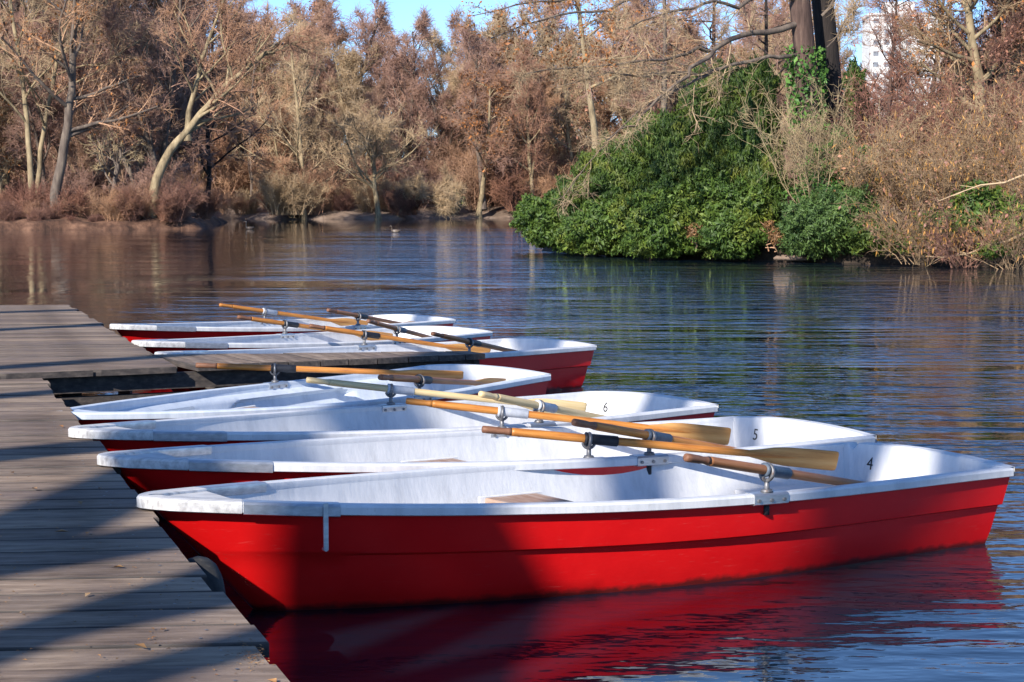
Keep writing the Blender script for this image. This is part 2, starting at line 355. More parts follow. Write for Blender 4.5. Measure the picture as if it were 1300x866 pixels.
# ------------------------------------------------------------------ dock
DZ = .47
PLANK_DIR = math.radians(5.5)
def clip_poly(pts, a, b, c):             # keep a*x+b*y<=c
    out = []
    for i in range(len(pts)):
        p, q = pts[i], pts[(i + 1) % len(pts)]
        fp, fq = a * p[0] + b * p[1] - c, a * q[0] + b * q[1] - c
        if fp <= 0: out.append(p)
        if fp * fq < 0:
            t = fp / (fp - fq); out.append((p[0] + t * (q[0] - p[0]), p[1] + t * (q[1] - p[1])))
    return out
def prism(pts, z0, z1, bev=.0035):
    """flat board with a softened upper edge, outline pts counter-clockwise"""
    n = len(pts); P = np.array(pts); c = P.mean(0)
    Vv = [(x, y, z0) for x, y in P] + [(x, y, z1 - bev) for x, y in P]
    In = []
    for i in range(n):
        d = c - P[i]; In.append(P[i] + d / np.linalg.norm(d) * min(bev * 1.6, np.linalg.norm(d) * .3))
    # inset by edge offsets instead of centroid for long boards
    A = []
    for i in range(n):
        p0, p1, p2 = P[i - 1], P[i], P[(i + 1) % n]
        e1 = (p1 - p0) / (np.linalg.norm(p1 - p0) + 1e-9); e2 = (p2 - p1) / (np.linalg.norm(p2 - p1) + 1e-9)
        n1 = np.array([-e1[1], e1[0]]); n2 = np.array([-e2[1], e2[0]]); m = n1 + n2
        A.append(p1 + m / max(.3, m @ m) * 2 * bev * .7)
    Vv += [(x, y, z1) for x, y in A]
    F = [tuple(range(n))[::-1], tuple(range(2 * n, 3 * n))]
    for k in range(2):
        for i in range(n): F.append((k * n + i, k * n + (i + 1) % n, (k + 1) * n + (i + 1) % n, (k + 1) * n + i))
    return Vv, F

rng = np.random.default_rng(11)
dock = tag(ob('wooden_dock', None, loc=(-1.5, 5, 0)), 'long grey weathered plank dock running along the bows of the moored boats', 'dock')
pu = np.array([math.cos(PLANK_DIR), math.sin(PLANK_DIR)]); pv = np.array([-pu[1], pu[0]])
def board(poly_world, name, parent, z1, thick=.045, mat='plank', ang=PLANK_DIR, tilt=0):
    P = np.array(poly_world); c = P.mean(0)
    ca, sa = math.cos(-ang), math.sin(-ang)
    L = [((x - c[0]) * ca - (y - c[1]) * sa, (x - c[0]) * sa + (y - c[1]) * ca) for x, y in P]
    V, F = prism(L, -thick, 0)
    me = py_mesh(name, V, F, M[mat])
    if mat == 'plank':                       # dirty sides and bevels coloured dark, so sunlit gaps read as shaded seams
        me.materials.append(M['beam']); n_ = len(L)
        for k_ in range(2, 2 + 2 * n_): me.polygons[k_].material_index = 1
    o = ob(name, me, parent)
    pl = parent.location
    o.location = (c[0] - pl.x, c[1] - pl.y, z1 - pl.z); o.rotation_euler = (tilt, 0, ang)
    return o
def edge_line(p, q):                    # half plane to the left of p->q is outside (a,b,c)
    d = np.array(q[:2]) - np.array(p[:2]); nrm = np.array([d[1], -d[0]]); nrm /= np.linalg.norm(nrm)
    return nrm[0], nrm[1], nrm @ np.array(p[:2])
E0, E1 = PZ(372, 866, DZ), PZ(50, 474, DZ)         # near edge of the walkway
H0, H1 = PZ(187, 446, DZ), PZ(88, 388, DZ)         # edge of the far platform
ea = edge_line(E0, E1); eb = edge_line(H0, H1)
STEP = .04
Fn0, Fn1 = PZ(0, 475, DZ + STEP), PZ(616, 450, DZ + STEP)   # front edge of the platform and finger pier
pw = .238
yc = -3.2
def plank_rows(y_start, y_end, edge, parent, z, extra=None):
    y = y_start
    while y < y_end:
        wdt = pw * rng.uniform(.93, 1.05)
        c0 = np.array([-.25 * y - 1.2, y]); 
        a = c0 - pu * 4.2; b = c0 + pu * 6.0
        q = [a - pv * wdt / 2, b - pv * wdt / 2, b + pv * wdt / 2, a + pv * wdt / 2]
        jit = rng.uniform(-.02, .028)
        q = clip_poly([tuple(t) for t in q], edge[0], edge[1], edge[2] + jit)
        for e in (extra or []): q = clip_poly(q, *e) if len(q) > 2 else q
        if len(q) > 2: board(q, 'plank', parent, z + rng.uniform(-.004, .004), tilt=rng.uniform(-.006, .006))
        y += wdt + rng.uniform(.010, .020)
# front edge half plane for the lower walkway (in front of it) and the platform (behind it)
fd = (Fn1 - Fn0)[:2]; fd /= np.linalg.norm(fd); fn = np.array([-fd[1], fd[0]]); fc = fn @ Fn0[:2]
plank_rows(-3.2, 16.0, ea, dock, DZ, [(fn[0], fn[1], fc - .02)])
nv, nf_ = [], []
for o_ in [c for c in dock.children if c.name.startswith('plank')]:
    cx, cy = o_.location.x + dock.location.x, o_.location.y + dock.location.y
    for off in (.14, 1.1, 2.1):
        # where the board crosses the beam line
        tpar = ((ea[2] - off) - (ea[0] * cx + ea[1] * cy)) / (ea[0] * pu[0] + ea[1] * pu[1])
        for sv in (-.06, .06):
            p = np.array([cx, cy]) + pu * (tpar + rng.uniform(-.012, .012)) + pv * (sv + rng.uniform(-.01, .01))
            b0 = len(nv); z_ = o_.location.z + .0015
            for q in range(6): nv.append((p[0] - dock.location.x + .006 * math.cos(q * 1.047), p[1] - dock.location.y + .006 * math.sin(q * 1.047), z_ + .001))
            nf_.append(tuple(range(b0, b0 + 6)))
tag(ob('nail_heads', py_mesh('nail_heads', nv, nf_, M['iron']), dock), kind='stuff')
# walkway substructure
mb = MB()
ed = (E1 - E0)[:2]; ed /= np.linalg.norm(ed)
inn = np.array([-ed[1], ed[0]]);  inn = inn if inn[0] < 0 else -inn
def beam(p, q, wd, z0, z1, parent, name='edge_beam', mat='beam'):
    p = np.array(p[:2]); q = np.array(q[:2]); d = (q - p) / np.linalg.norm(q - p); n2 = np.array([-d[1], d[0]]) * wd / 2
    V = []
    for z in (z0, z1): V += [(*(p - n2), z), (*(q - n2), z), (*(q + n2), z), (*(p + n2), z)]
    V = [(x - parent.location.x, y - parent.location.y, z - parent.location.z) for x, y, z in V]
    return ob(name, py_mesh(name, V, [(3, 2, 1, 0), (4, 5, 6, 7), (0, 1, 5, 4), (1, 2, 6, 5), (2, 3, 7, 6), (3, 0, 4, 7)], M[mat]), parent)
Eb0 = E0[:2] - ed * 7
for off in (.14, 1.1, 2.1):
    beam(Eb0 + inn * off, E1[:2] + inn * off - ed * .1, .12, DZ - .25, DZ - .05, dock)
for k in range(6):
    c = E0[:2] + ed * (-4.5 + k * 2.6) + inn * .3
    b_ = MB(); b_.tube([(c[0] - dock.location.x, c[1] - dock.location.y, -1.2), (c[0] - dock.location.x, c[1] - dock.location.y, DZ - .25)], .09, 12); b_.build('pile', M['beam'], dock, True)

plat = tag(ob('wooden_platform', None, loc=(-4, 17, 0)), 'far plank platform with a narrow finger pier reaching between the boats', 'dock')
PZT = DZ + STEP
# platform boards, clipped behind the front edge
plank_rows(12.4, PZ(40, 388, PZT)[1], edge_line(PZ(187, 446, PZT), PZ(88, 388, PZT)), plat, PZT, [(-fn[0], -fn[1], -fc)])
# finger pier boards run across it
G0 = PZ(150, 465, PZT); 
fend = PZ(616, 450, PZT)
fl = fd @ (fend[:2] - Fn0[:2])
s0 = fd @ (PZ(187, 446, PZT)[:2] - Fn0[:2]) - .1
s = s0
while s < fl:
    wd = min(.24 * rng.uniform(.92, 1.06), fl - s)
    if wd > .05:
        def depth(q): return 1.15 + (.32 - 1.15) * (q - s0) / (fl - s0)
        p = Fn0[:2] + fd * s; q = Fn0[:2] + fd * (s + wd)
        poly = [p + fn * .002, q + fn * .002, q + fn * depth(s + wd), p + fn * depth(s)]
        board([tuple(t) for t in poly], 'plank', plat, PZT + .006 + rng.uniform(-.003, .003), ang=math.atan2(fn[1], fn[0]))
    s += wd + .009
# front fascia and lower rails of platform and finger
a0, a1 = Fn0[:2] + fn * .13 + fd * .1, fend[:2] + fn * .13 - fd * .05
beam(a0, a1, .05, PZT - .17, PZT - .05, plat, 'fascia_board')
m_ = Fn0[:2] + fn * .16 + fd * 2.35
beam(Fn0[:2] + fn * .16 + fd * .2, m_, .05, PZT - .34, PZT - .20, plat, 'lower_rail'); beam(m_ + fd * .015, a1 - fd * .8, .05, PZT - .34, PZT - .20, plat, 'lower_rail')
beam(fend[:2] + fn * .09 - fd * .03, fend[:2] + fn * .30 - fd * .03, .05, PZT - .17, PZT - .05, plat, 'end_board')
for k, sx_ in enumerate((.6, 1.7, 2.9)):
    c = Fn0[:2] + fd * sx_ + fn * .35
    b_ = MB(); b_.tube([(c[0] - plat.location.x, c[1] - plat.location.y, -1.2), (c[0] - plat.location.x, c[1] - plat.location.y, PZT - .05)], .075, 12); b_.build('pile', M['beam'], plat, True)
hb0, hb1 = PZ(187, 446, PZT)[:2], PZ(88, 388, PZT)[:2]
hd = (hb1 - hb0) / np.linalg.norm(hb1 - hb0); hin = np.array([-hd[1], hd[0]]); hin = hin if hin[0] < 0 else -hin
beam(hb0 + hin * .14 + hd * .3, hb1 + hin * .14 - hd * .1, .1, PZT - .25, PZT - .05, plat, 'edge_beam')
pp = PZ(153, 503, .12)
st = MB(); st.box(-.05, .05, -.05, .05, -.6, .16, .01); st.add([(-.05, -.05, .16), (.05, -.05, .16), (.05, .05, .16), (-.05, .05, .16), (-.05, -.05, .24), (-.05, .05, .24)], [(0, 1, 4), (1, 2, 5, 4), (2, 3, 5), (3, 0, 4, 5)])
o = st.build('short_post', M['stump'], plat); o.location = (pp[0] - plat.location.x, pp[1] + .2 - plat.location.y, 0)

# old tyre as a fender on the dock edge
tc_ = PZ(262, 722, DZ - .08)
ty = MB(); ax = np.array([ed[0], ed[1], 0.0]); outw = -inn
ty.torus((0, 0, 0), (outw[0], outw[1], 0), .16, .075, 36, 14)
o = ty.build('tyre_fender', M['tyre'], None, True); c2 = E0[:2] + ed * (ed @ (tc_[:2] - E0[:2])) + outw * .06
o.location = (c2[0], c2[1], DZ - .27)
tag(o, 'old dusty black rubber tyre hung on the dock edge by the nearest bow', 'tyre')

# fallen leaves and specks on the planks
def leaf_quads(C, A, W, ln, wd, fold=.25):
    """C centres, A unit axis, W unit width dir -> verts, tris (two per leaf, folded along the axis)"""
    Nn = np.cross(A, W)
    ln = np.broadcast_to(ln, len(C))[:, None]; wd = np.broadcast_to(wd, len(C))[:, None]
    v0 = C - A * ln / 2; v2 = C + A * ln / 2
    v1 = C + W * wd / 2 + Nn * wd * fold; v3 = C - W * wd / 2 + Nn * wd * fold
    V = np.stack([v0, v1, v2, v3], 1).reshape(-1, 3)
    b = np.arange(len(C)) * 4
    return V, np.concatenate([np.stack([b, b + 1, b + 2], 1), np.stack([b, b + 2, b + 3], 1)])
def unit(v): return v / (np.linalg.norm(v, axis=-1, keepdims=True) + 1e-9)
C = []
for i in range(420):
    px, py = rng.uniform(-40, 370), rng.uniform(480, 900)
    p = PZ(px, py, DZ + .008)
    if ea[0] * p[0] + ea[1] * p[1] < ea[2] - .03 and fn @ p[:2] < fc - .1: C.append(p)
for i in range(150):
    p = PZ(rng.normal(325, 14), rng.normal(828, 10), DZ + .006)
    if ea[0] * p[0] + ea[1] * p[1] < ea[2] - .01: C.append(p)
C = np.array(C); n = len(C); a = rng.uniform(0, 6.3, n)
A = np.stack([np.cos(a), np.sin(a), rng.uniform(-.1, .25, n)], 1); A = unit(A); Wd = unit(np.cross(np.array([0, 0, 1.]), A))
sz = np.where(rng.random(n) < .12, rng.uniform(.03, .055, n), rng.uniform(.006, .018, n)); sz[-120:] = rng.uniform(.006, .014, len(sz[-120:]))
V, Ft = leaf_quads(C, A, Wd, sz, sz * .5)
tag(ob('fallen_leaves', np_mesh('fallen_leaves', V, Ft, M['litterleaf'])), 'dry brown leaf bits scattered over the dock planks', 'leaves', kind='stuff')

# ------------------------------------------------------------------ rowing boats
BL = 4.4
def half(t):
    t = np.asarray(t, float)
    a = .715 * (1 - np.clip(1 - t / .6, 0, 1) ** 2.15)
    u = np.clip((t - .6) / .4, 0, 1)
    a = a - .098 * (u * u * (3 - 2 * u)) * (t > .6)
    return a + .075 * np.sqrt(np.clip(t / .022, 0, 1)) * np.clip(1 - t * 3, 0, 1)
def sheer(t): return .385 + .135 * (1 - np.asarray(t, float)) ** 2.2
def sweep_path(t0, t1, n, side):
    t = t0 + (t1 - t0) * np.linspace(0, 1, n)
    return t
SECT = [(.014, -.040), (.020, -.036), (.021, -.006), (.014, .003), (.004, .005), (-.038, .005), (-.046, .001), (-.048, -.010), (-.044, -.03), (-.02, -.042)]
def outline_pts(ts, sides):
    x = ts * BL; y = half(ts) * sides; z = sheer(ts)
    return np.stack([x, y, z], 1)
def sweep(ts, sides, sect, mat, name, parent, smooth=True, inner_clamp=True):
    P = outline_pts(ts, sides)
    d = np.gradient(P[:, :2], axis=0); d = unit(d)
    # outward = away from centre line
    nrm = np.stack([-d[:, 1], d[:, 0]], 1)
    mid = len(P) // 2
    k = np.argmax(np.abs(P[:, 1])); 
    if nrm[k, 1] * P[k, 1] < 0: nrm = -nrm
    m = len(sect); V = []
    for i in range(len(P)):
        lim = -.85 * abs(P[i, 1]) - .004 - max(0, .03 - abs(P[i, 1])) * .5
        for o_, dz in sect:
            oo = max(o_, lim) if inner_clamp and o_ < 0 else o_
            V.append((P[i, 0] + nrm[i, 0] * oo, P[i, 1] + nrm[i, 1] * oo, P[i, 2] + dz))
    F = [(i * m + j, i * m + (j + 1) % m, (i + 1) * m + (j + 1) % m, (i + 1) * m + j) for i in range(len(P) - 1) for j in range(m)]
    F += [tuple(range(m))[::-1], tuple((len(P) - 1) * m + j for j in range(m))]
    me = py_mesh(name, V, F, mat, smooth)
    if smooth:
        try: me.set_sharp_from_angle(angle=math.radians(38))
        except Exception: pass
    return ob(name, me, parent)
def around(t_end, n):
    h_ = np.linspace(0, 1, n) ** 1.8 * t_end
    ts = np.concatenate([h_[::-1], h_[1:]]); sd = np.concatenate([-np.ones(n), np.ones(n - 1)])
    return ts, sd
def expand(sect, e, ein=None, top=None):
    out = []
    for o_, dz in sect:
        oo = o_ + e if o_ > 0 else o_ - (ein if ein is not None else e)
        out.append((oo, dz + (top if top is not None else e) if dz > -.02 else dz - e))
    return out

HROWS = [(0, .985), (.12, .980), (.28, .972), (.40, .966), (.425, .964), (.455, .920), (.6, .912), (.8, .900), (1.0, .872), (1.2, .77), (1.38, .55), (1.46, .25), (1.5, .0)]
T_ST = np.linspace(0, 1, 46) ** 1.5
def hull_mesh():
    V = []; ns = len(T_ST); nr = len(HROWS)
    for sgn in (-1, 1):
        for f, a in HROWS:
            for t in T_ST:
                zt = sheer(t) - .03
                z = zt * (1 - f) if f <= 1 else -(f - 1) * .26
                xs = .03 + .46 * min(f, 1) + max(0, f - 1) * .5
                xe = BL - .012 - .10 * min(f, 1.1)
                wv = max(half(t), .012) * (a - .22 * min(f, 1) * (1 - t) ** 2 * 0.6)
                V.append((xs + (xe - xs) * t, sgn * wv, z))
    F = []
    for s_ in range(2):
        b = s_ * nr * ns
        for r in range(nr - 1):
            for i in range(ns - 1):
                q = (b + r * ns + i, b + r * ns + i + 1, b + (r + 1) * ns + i + 1, b + (r + 1) * ns + i)
                F.append(q if s_ == 1 else q[::-1])
    o_ = nr * ns
    for r in range(nr - 1):
        F.append((r * ns + ns - 1, (r + 1) * ns + ns - 1, o_ + (r + 1) * ns + ns - 1, o_ + r * ns + ns - 1))
        F.append((o_ + r * ns, o_ + (r + 1) * ns, (r + 1) * ns, r * ns))
    me = py_mesh('hull', V, F, M['red'])
    for p in me.polygons: p.use_smooth = True
    return me
HULL = hull_mesh()
try: HULL.set_sharp_from_angle(angle=math.radians(32))
except Exception: pass

HF = [r_[0] for r_ in HROWS]; HA = [r_[1] for r_ in HROWS]
def hull_half(x, z):
    zt = float(sheer(min(1, max(0, x / BL)))) - .03
    f = 1 - z / zt
    fc_ = min(max(f, 0), 1)
    xs = .03 + .46 * fc_; xe = BL - .012 - .10 * fc_
    t = min(1, max(0, (x - xs) / (xe - xs)))
    return max(float(half(t)), .012) * (float(np.interp(fc_, HF, HA)) - .22 * fc_ * (1 - t) ** 2 * .6)
def liner_mesh(recess, mat):
    nr, ns = 22, 90
    ts = np.linspace(0, 1, ns)
    V = []
    for sgn in (-1, 1):
        for r in range(nr):
            f = r / (nr - 1)
            for t in ts:
                x = (.16 + .5 * f) + (BL - .05 - .06 * f - (.16 + .5 * f)) * t
                tt = x / BL
                z = (sheer(tt) - .012) * (1 - f) + .07 * f
                wv = max(.004, min((half(tt) - .044) * (1 - .17 * f ** 1.5) - .02 * f, hull_half(x, z) - .022))
                if recess:
                    m = 0
                    for u0, u1 in ((.10, .40), (.48, .78)):
                        def ss(a): return min(1, max(0, a))
                        e = min(ss((tt - u0) / .012 ), ss((u1 - tt) / .016 - max(0, (.5 - f)) * 0), ss((f - .20) / .05))
                        # rounded upper corner
                        cx, cy = u1 - .05, .40
                        if tt > cx and f < cy: e = min(e, ss((1 - math.hypot((tt - cx) / .05, (cy - f) / .20)) * 6))
                        cx = u0 + .05
                        if tt < cx and f < cy: e = min(e, ss((1 - math.hypot((tt - cx) / .05, (cy - f) / .20)) * 6))
                        m = max(m, e)
                    wv = wv - .055 * (1 - m) * ss((f - .10) / .06) * ss(tt * 6 - .5)
                V.append((x, sgn * max(.004, wv), z))
    F = []
    for s_ in range(2):
        b = s_ * nr * ns
        for r in range(nr - 1):
            for i in range(ns - 1):
                q = (b + r * ns + i, b + r * ns + i + 1, b + (r + 1) * ns + i + 1, b + (r + 1) * ns + i)
                F.append(q if s_ == 0 else q[::-1])
    o_ = nr * ns
    for i in range(ns - 1):                                          # floor
        F.append(((nr - 1) * ns + i, (nr - 1) * ns + i + 1, o_ + (nr - 1) * ns + i + 1, o_ + (nr - 1) * ns + i))
    me = py_mesh('interior', V, F, mat, True)
    try: me.set_sharp_from_angle(angle=math.radians(40))
    except Exception: pass
    return me
LINER = liner_mesh(False, M['liner']); LINER_D = liner_mesh(True, M['lip_d'])

def transom_mesh(notch):
    ys = np.linspace(-.60, .60, 61); V = []
    z1 = float(sheer(1.0))
    top = []
    for y in ys:
        z = z1 + .006 + .030 * (1 - (y / .60) ** 2)
        if notch: z -= .032 * math.exp(-((y - .50) / .024) ** 4)
        top.append(z)
    n = len(ys)
    for y, z in zip(ys, top): V.append((BL - .058, y * 1.0, z - .006))
    for y, z in zip(ys, top): V.append((BL - .050, y * 1.0, z))
    for y, z in zip(ys, top): V.append((BL + .012, y * 1.02, z))
    for y, z in zip(ys, top): V.append((BL + .016, y * 1.02, z - .045))
    for y, z in zip(ys, top): V.append((BL - .02, y * .97, z - .05))
    for y in ys: V.append((BL - .115, y * .80, .06))
    F = []
    for k in range(4):
        for i in range(n - 1): F.append((k * n + i, (k + 1) * n + i, (k + 1) * n + i + 1, k * n + i + 1))
    for i in range(n - 1): F.append((5 * n + i, i, i + 1, 5 * n + i + 1))
    return py_mesh('transom', V, [f[::-1] for f in F], M['liner'])
TRANSOM = transom_mesh(False); TRANSOM_N = transom_mesh(True)

def deck_mesh(x0, x1, z, thick, mat, name, inset=.055, n=14, scale=1.0):
    xs = np.linspace(x0, x1, n); V = []
    for zz in (z - thick, z):
        for sg in (-1, 1):
            for x in xs:
                zt = zz if z < .3 else zz + float(sheer(x / BL)) - float(sheer(x0 / BL))
                V.append((x, sg * max(.008, (float(half(x / BL)) - inset) * scale), zt))
    F = []
    for k in range(2):
        b = k * 2 * n
        for i in range(n - 1):
            q = (b + i, b + i + 1, b + n + i + 1, b + n + i); F.append(q if k else q[::-1])
    for i in range(n - 1):
        F.append((i, i + 1, 2 * n + i + 1, 2 * n + i)); F.append((n + i + 1, n + i, 3 * n + i, 3 * n + i + 1))
    F.append((n, 0, 2 * n, 3 * n)); F.append((n - 1, 2 * n - 1, 4 * n - 1, 3 * n - 1))
    return py_mesh(name, V, F, mat)
STERN_BENCH = deck_mesh(3.55, 4.30, .20, .13, M['liner'], 'stern_bench', .08, scale=.93)
FORE_DECK = deck_mesh(.06, .36, float(sheer(.06 / BL)) - .004, .02, M['cap'], 'fore_deck', .03)
def seat_mesh():
    b = MB(); b.box(1.96, 2.26, -.50, .50, .262, .292, .006); return b.mesh('seat_board', M['seat'])
SEAT = seat_mesh()
def seat_base():
    b = MB()
    for sg in (-1, 1):
        b.box(1.93, 2.29, min(sg * .50, sg * .515), max(sg * .50, sg * .515), .07, .30, .004)
    b.box(1.99, 2.23, -.5, .5, .07, .26, .01); return b.mesh('seat_base', M['liner'])
SEATB = seat_base()
RU = 2.715; RT = RU / BL; RV = float(half(RT)) - .012; RZ = float(sheer(RT))
PIVOT = .098
def digit(ch, parent):
    cu = bpy.data.curves.new('digit', 'FONT'); cu.body = ch; cu.size = .098; cu.align_x = 'CENTER'; cu.align_y = 'CENTER'; cu.extrude = .0008
    tmp = bpy.data.objects.new('tmp', cu); COL.objects.link(tmp)
    bpy.context.view_layer.update()
    me = bpy.data.meshes.new_from_object(tmp.evaluated_get(bpy.context.evaluated_depsgraph_get()))
    COL.objects.unlink(tmp); bpy.data.objects.remove(tmp)
    me.materials.clear(); me.materials.append(M['ink'])
    o = ob('painted_number', me, parent)
    # face towards the bow: text right = -y, up = +z (leaning with the panel)
    lean = math.atan2(.057, .33)
    zc = .302; xc = BL - .058 - (.385 - zc) / .33 * .057 - .0032
    up = Vector((math.sin(lean), 0, math.cos(lean))); right = Vector((0, -1, 0)); nrm = right.cross(up)
    o.matrix_local = Matrix(((right.x, up.x, nrm.x, xc), (right.y, up.y, nrm.y, .345), (right.z, up.z, nrm.z, zc), (0, 0, 0, 1)))
    o['label'] = 'black number ' + ch
    return o

_b = MB(); _b.tube([(0, -.005, 0), (0, .005, 0)], .0085, 8); BOLT = _b.mesh('bolt', M['iron'])
def make_boat(x, y, yaw, label, number=None, kind='', tips=None):
    root = tag(ob('rowing_boat', None, loc=(x, y, 0), rot=(0, 0, math.radians(yaw))), label, 'boat', 'red and white rowing boats moored at the dock')
    if kind == 'D': root.location.z = -.057; root.rotation_euler.y = math.radians(-1.9); root.scale = (.89, 1, 1)
    lip = M['lip_d'] if kind == 'D' else M['lip']
    ob('hull', HULL, root)
    ob('interior', LINER_D if kind == 'D' else LINER, root)
    tr = ob('transom', TRANSOM_N if number == '4' else TRANSOM, root)
    if number: digit(number, tr)
    ts, sd = around(.995, 60); gw = sweep(ts, sd, SECT, lip, 'gunwale', root)
    bench = ob('stern_bench', STERN_BENCH, root)
    sb = ob('seat_base', SEATB, root); ob('seat_board', SEAT, root)
    if kind != 'D':
        ts, sd = around(.33 / BL, 16); sweep(ts, sd, expand(SECT, .004, .022, .003), M['cap'], 'bow_cap', root)
        ob('fore_deck', FORE_DECK, root)
        for sg in (-1, 1):
            tt = np.linspace(.335, .70, 12) / BL
            rl = sweep(tt, np.full(12, sg), expand(SECT, .006, .004, .003), M['alu'], 'bow_rail', root)
            if number == '4' and sg == -1:
                b = MB(); xx = .63; yy = -(float(half(xx / BL)) + .036); zz = float(sheer(xx / BL))
                b.box(xx - .011, xx + .011, yy - .003, yy + .003, zz - .185, zz + .012, .002); b.tube([(xx, yy - .004, zz - .18), (xx, yy + .02, zz - .18)], .008, 8)
                b.build('hanging_strap', M['alu'], rl)
    else:
        ob('fore_deck', FORE_DECK, root).data = deck_mesh(.04, .30, float(sheer(.04 / BL)) - .004, .02, M['lip_d'], 'fore_deck', .03)
    # rowlocks with their plates
    for sg, tip in zip((1, -1), tips):
        tt = np.linspace(RU - .10, RU + .10, 7) / BL
        pl = sweep(tt, np.full(7, sg), expand(SECT, .005, .005, .004), M['alu'], 'rowlock_plate', root, smooth=False)
        for dx in (-.075, 0, .075):
            xx = RU + dx; zo = float(sheer(xx / BL)) - .024
            yo = sg * (float(half(xx / BL)) + .027) if sg < 0 else sg * (float(half(xx / BL)) - .053)
            ob('bolt', BOLT, pl, (xx, yo, zo))
        piv = np.array([RU, sg * RV, RZ + PIVOT]); ax = unit(np.array(tip) - piv)
        b = MB(); b.torus(piv, ax, .037, .0095, 22, 8)
        b.torus(piv + np.array([0, 0, -.006]), np.cross(ax, [0, 0, 1.]), .032, .008, 14, 8, math.pi * .55, math.pi * 1.45)
        b.tube([(RU, sg * RV, RZ - .07), (RU, sg * RV, RZ + .03), (RU, sg * RV, RZ + PIVOT - .036)], [.010, .013, .012], 10)
        b.tube([(RU, sg * RV, RZ + .010), (RU, sg * RV, RZ + .022)], [.03, .024], 12)
        b.build('rowlock', M['iron'], root, True)
        b = MB(); b.tube([(RU, sg * (RV - .004), RZ - .095), (RU, sg * (RV - .004), RZ - .05)], .016, 10); b.build('socket', M['black'], pl, True)
    return root

def oar_meshes(mat, blade, grip, sleeve):
    out = {}
    b = MB(); b.tube([(.15, 0, 0), (.17, 0, 0), (.56, 0, 0), (1.0, 0, 0), (1.38, 0, 0), (1.50, 0, 0), (1.80, 0, 0)], [.0205, .022, .0225, .021, .019, .0165, .006], 14)
    out['shaft'] = b.mesh('shaft', mat, True)
    b = MB(); b.tube([(0, 0, 0), (.004, 0, 0), (.03, 0, 0), (.09, 0, 0), (.115, 0, 0), (.135, 0, 0), (.152, 0, 0)], [.012, .0185, .0195, .0185, .0165, .0185, .0215], 14)
    out['grip'] = b.mesh('grip', grip, True)
    b = MB(); b.tube([(.535, 0, 0), (.54, 0, 0), (.548, 0, 0), (.553, 0, 0), (.556, 0, 0), (.71, 0, 0), (.714, 0, 0)], [.024, .034, .034, .028, .0275, .0275, .0235], 16)
    out['sleeve'] = b.mesh('sleeve', sleeve, True)
    xs = np.array([1.34, 1.42, 1.48, 1.55, 1.62, 1.72, 1.82, 1.89, 1.905, 1.91]); hw = np.array([.012, .018, .029, .045, .052, .054, .055, .055, .052, .040]); th = np.array([.012, .012, .011, .010, .009, .007, .006, .005, .004, .003])
    V = []; cols = [(-1, 0), (-.9, .6), (-.4, .85), (0, 1.3), (.4, .85), (.9, .6), (1, 0), (.9, -.6), (.4, -.85), (0, -1.3), (-.4, -.85), (-.9, -.6)]
    for x_, w_, t_ in zip(xs, hw, th):
        for a, c in cols: V.append((x_, c * t_, a * w_))
    m = len(cols); n = len(xs)
    F = [(i * m + j, i * m + (j + 1) % m, (i + 1) * m + (j + 1) % m, (i + 1) * m + j) for i in range(n - 1) for j in range(m)] + [tuple(range(m))[::-1], tuple((n - 1) * m + j for j in range(m))]
    out['blade'] = py_mesh('blade', V, F, blade, True)
    return out
OCACHE = {}
def make_oar(boat, sg, tip, mats, label, roll):
    key = mats
    if key not in OCACHE: OCACHE[key] = oar_meshes(*[M[k] for k in mats])
    piv = np.array([RU, sg * RV, RZ + PIVOT + .010]); ax = unit(np.array(tip) - piv)
    up = np.array([0, 0, 1.]); yv = unit(np.cross(up, ax)); zv = np.cross(ax, yv)
    c, s_ = math.cos(roll), math.sin(roll); yv, zv = yv * c + zv * s_, zv * c - yv * s_
    org = piv - ax * .56
    mtx = Matrix(((ax[0], yv[0], zv[0], org[0]), (ax[1], yv[1], zv[1], org[1]), (ax[2], yv[2], zv[2], org[2]), (0, 0, 0, 1)))
    bm = Matrix.Translation(boat.location) @ boat.rotation_euler.to_matrix().to_4x4()
    sxb = boat.scale.x; piv[0] *= sxb; ax = unit(np.array([tip[0] * sxb, tip[1], tip[2]]) - piv); yv = unit(np.cross(up, ax)); zv = np.cross(ax, yv); yv, zv = yv * c + zv * s_, zv * c - yv * s_; org = piv - ax * .56
    mtx = Matrix(((ax[0], yv[0], zv[0], org[0]), (ax[1], yv[1], zv[1], org[1]), (ax[2], yv[2], zv[2], org[2]), (0, 0, 0, 1)))
    root = tag(ob('oar', None), label, 'oar', 'wooden oars resting in the rowlocks')
    root.matrix_world = bm @ mtx
    for k, me in OCACHE[key].items(): ob(k, me, root)
    return root

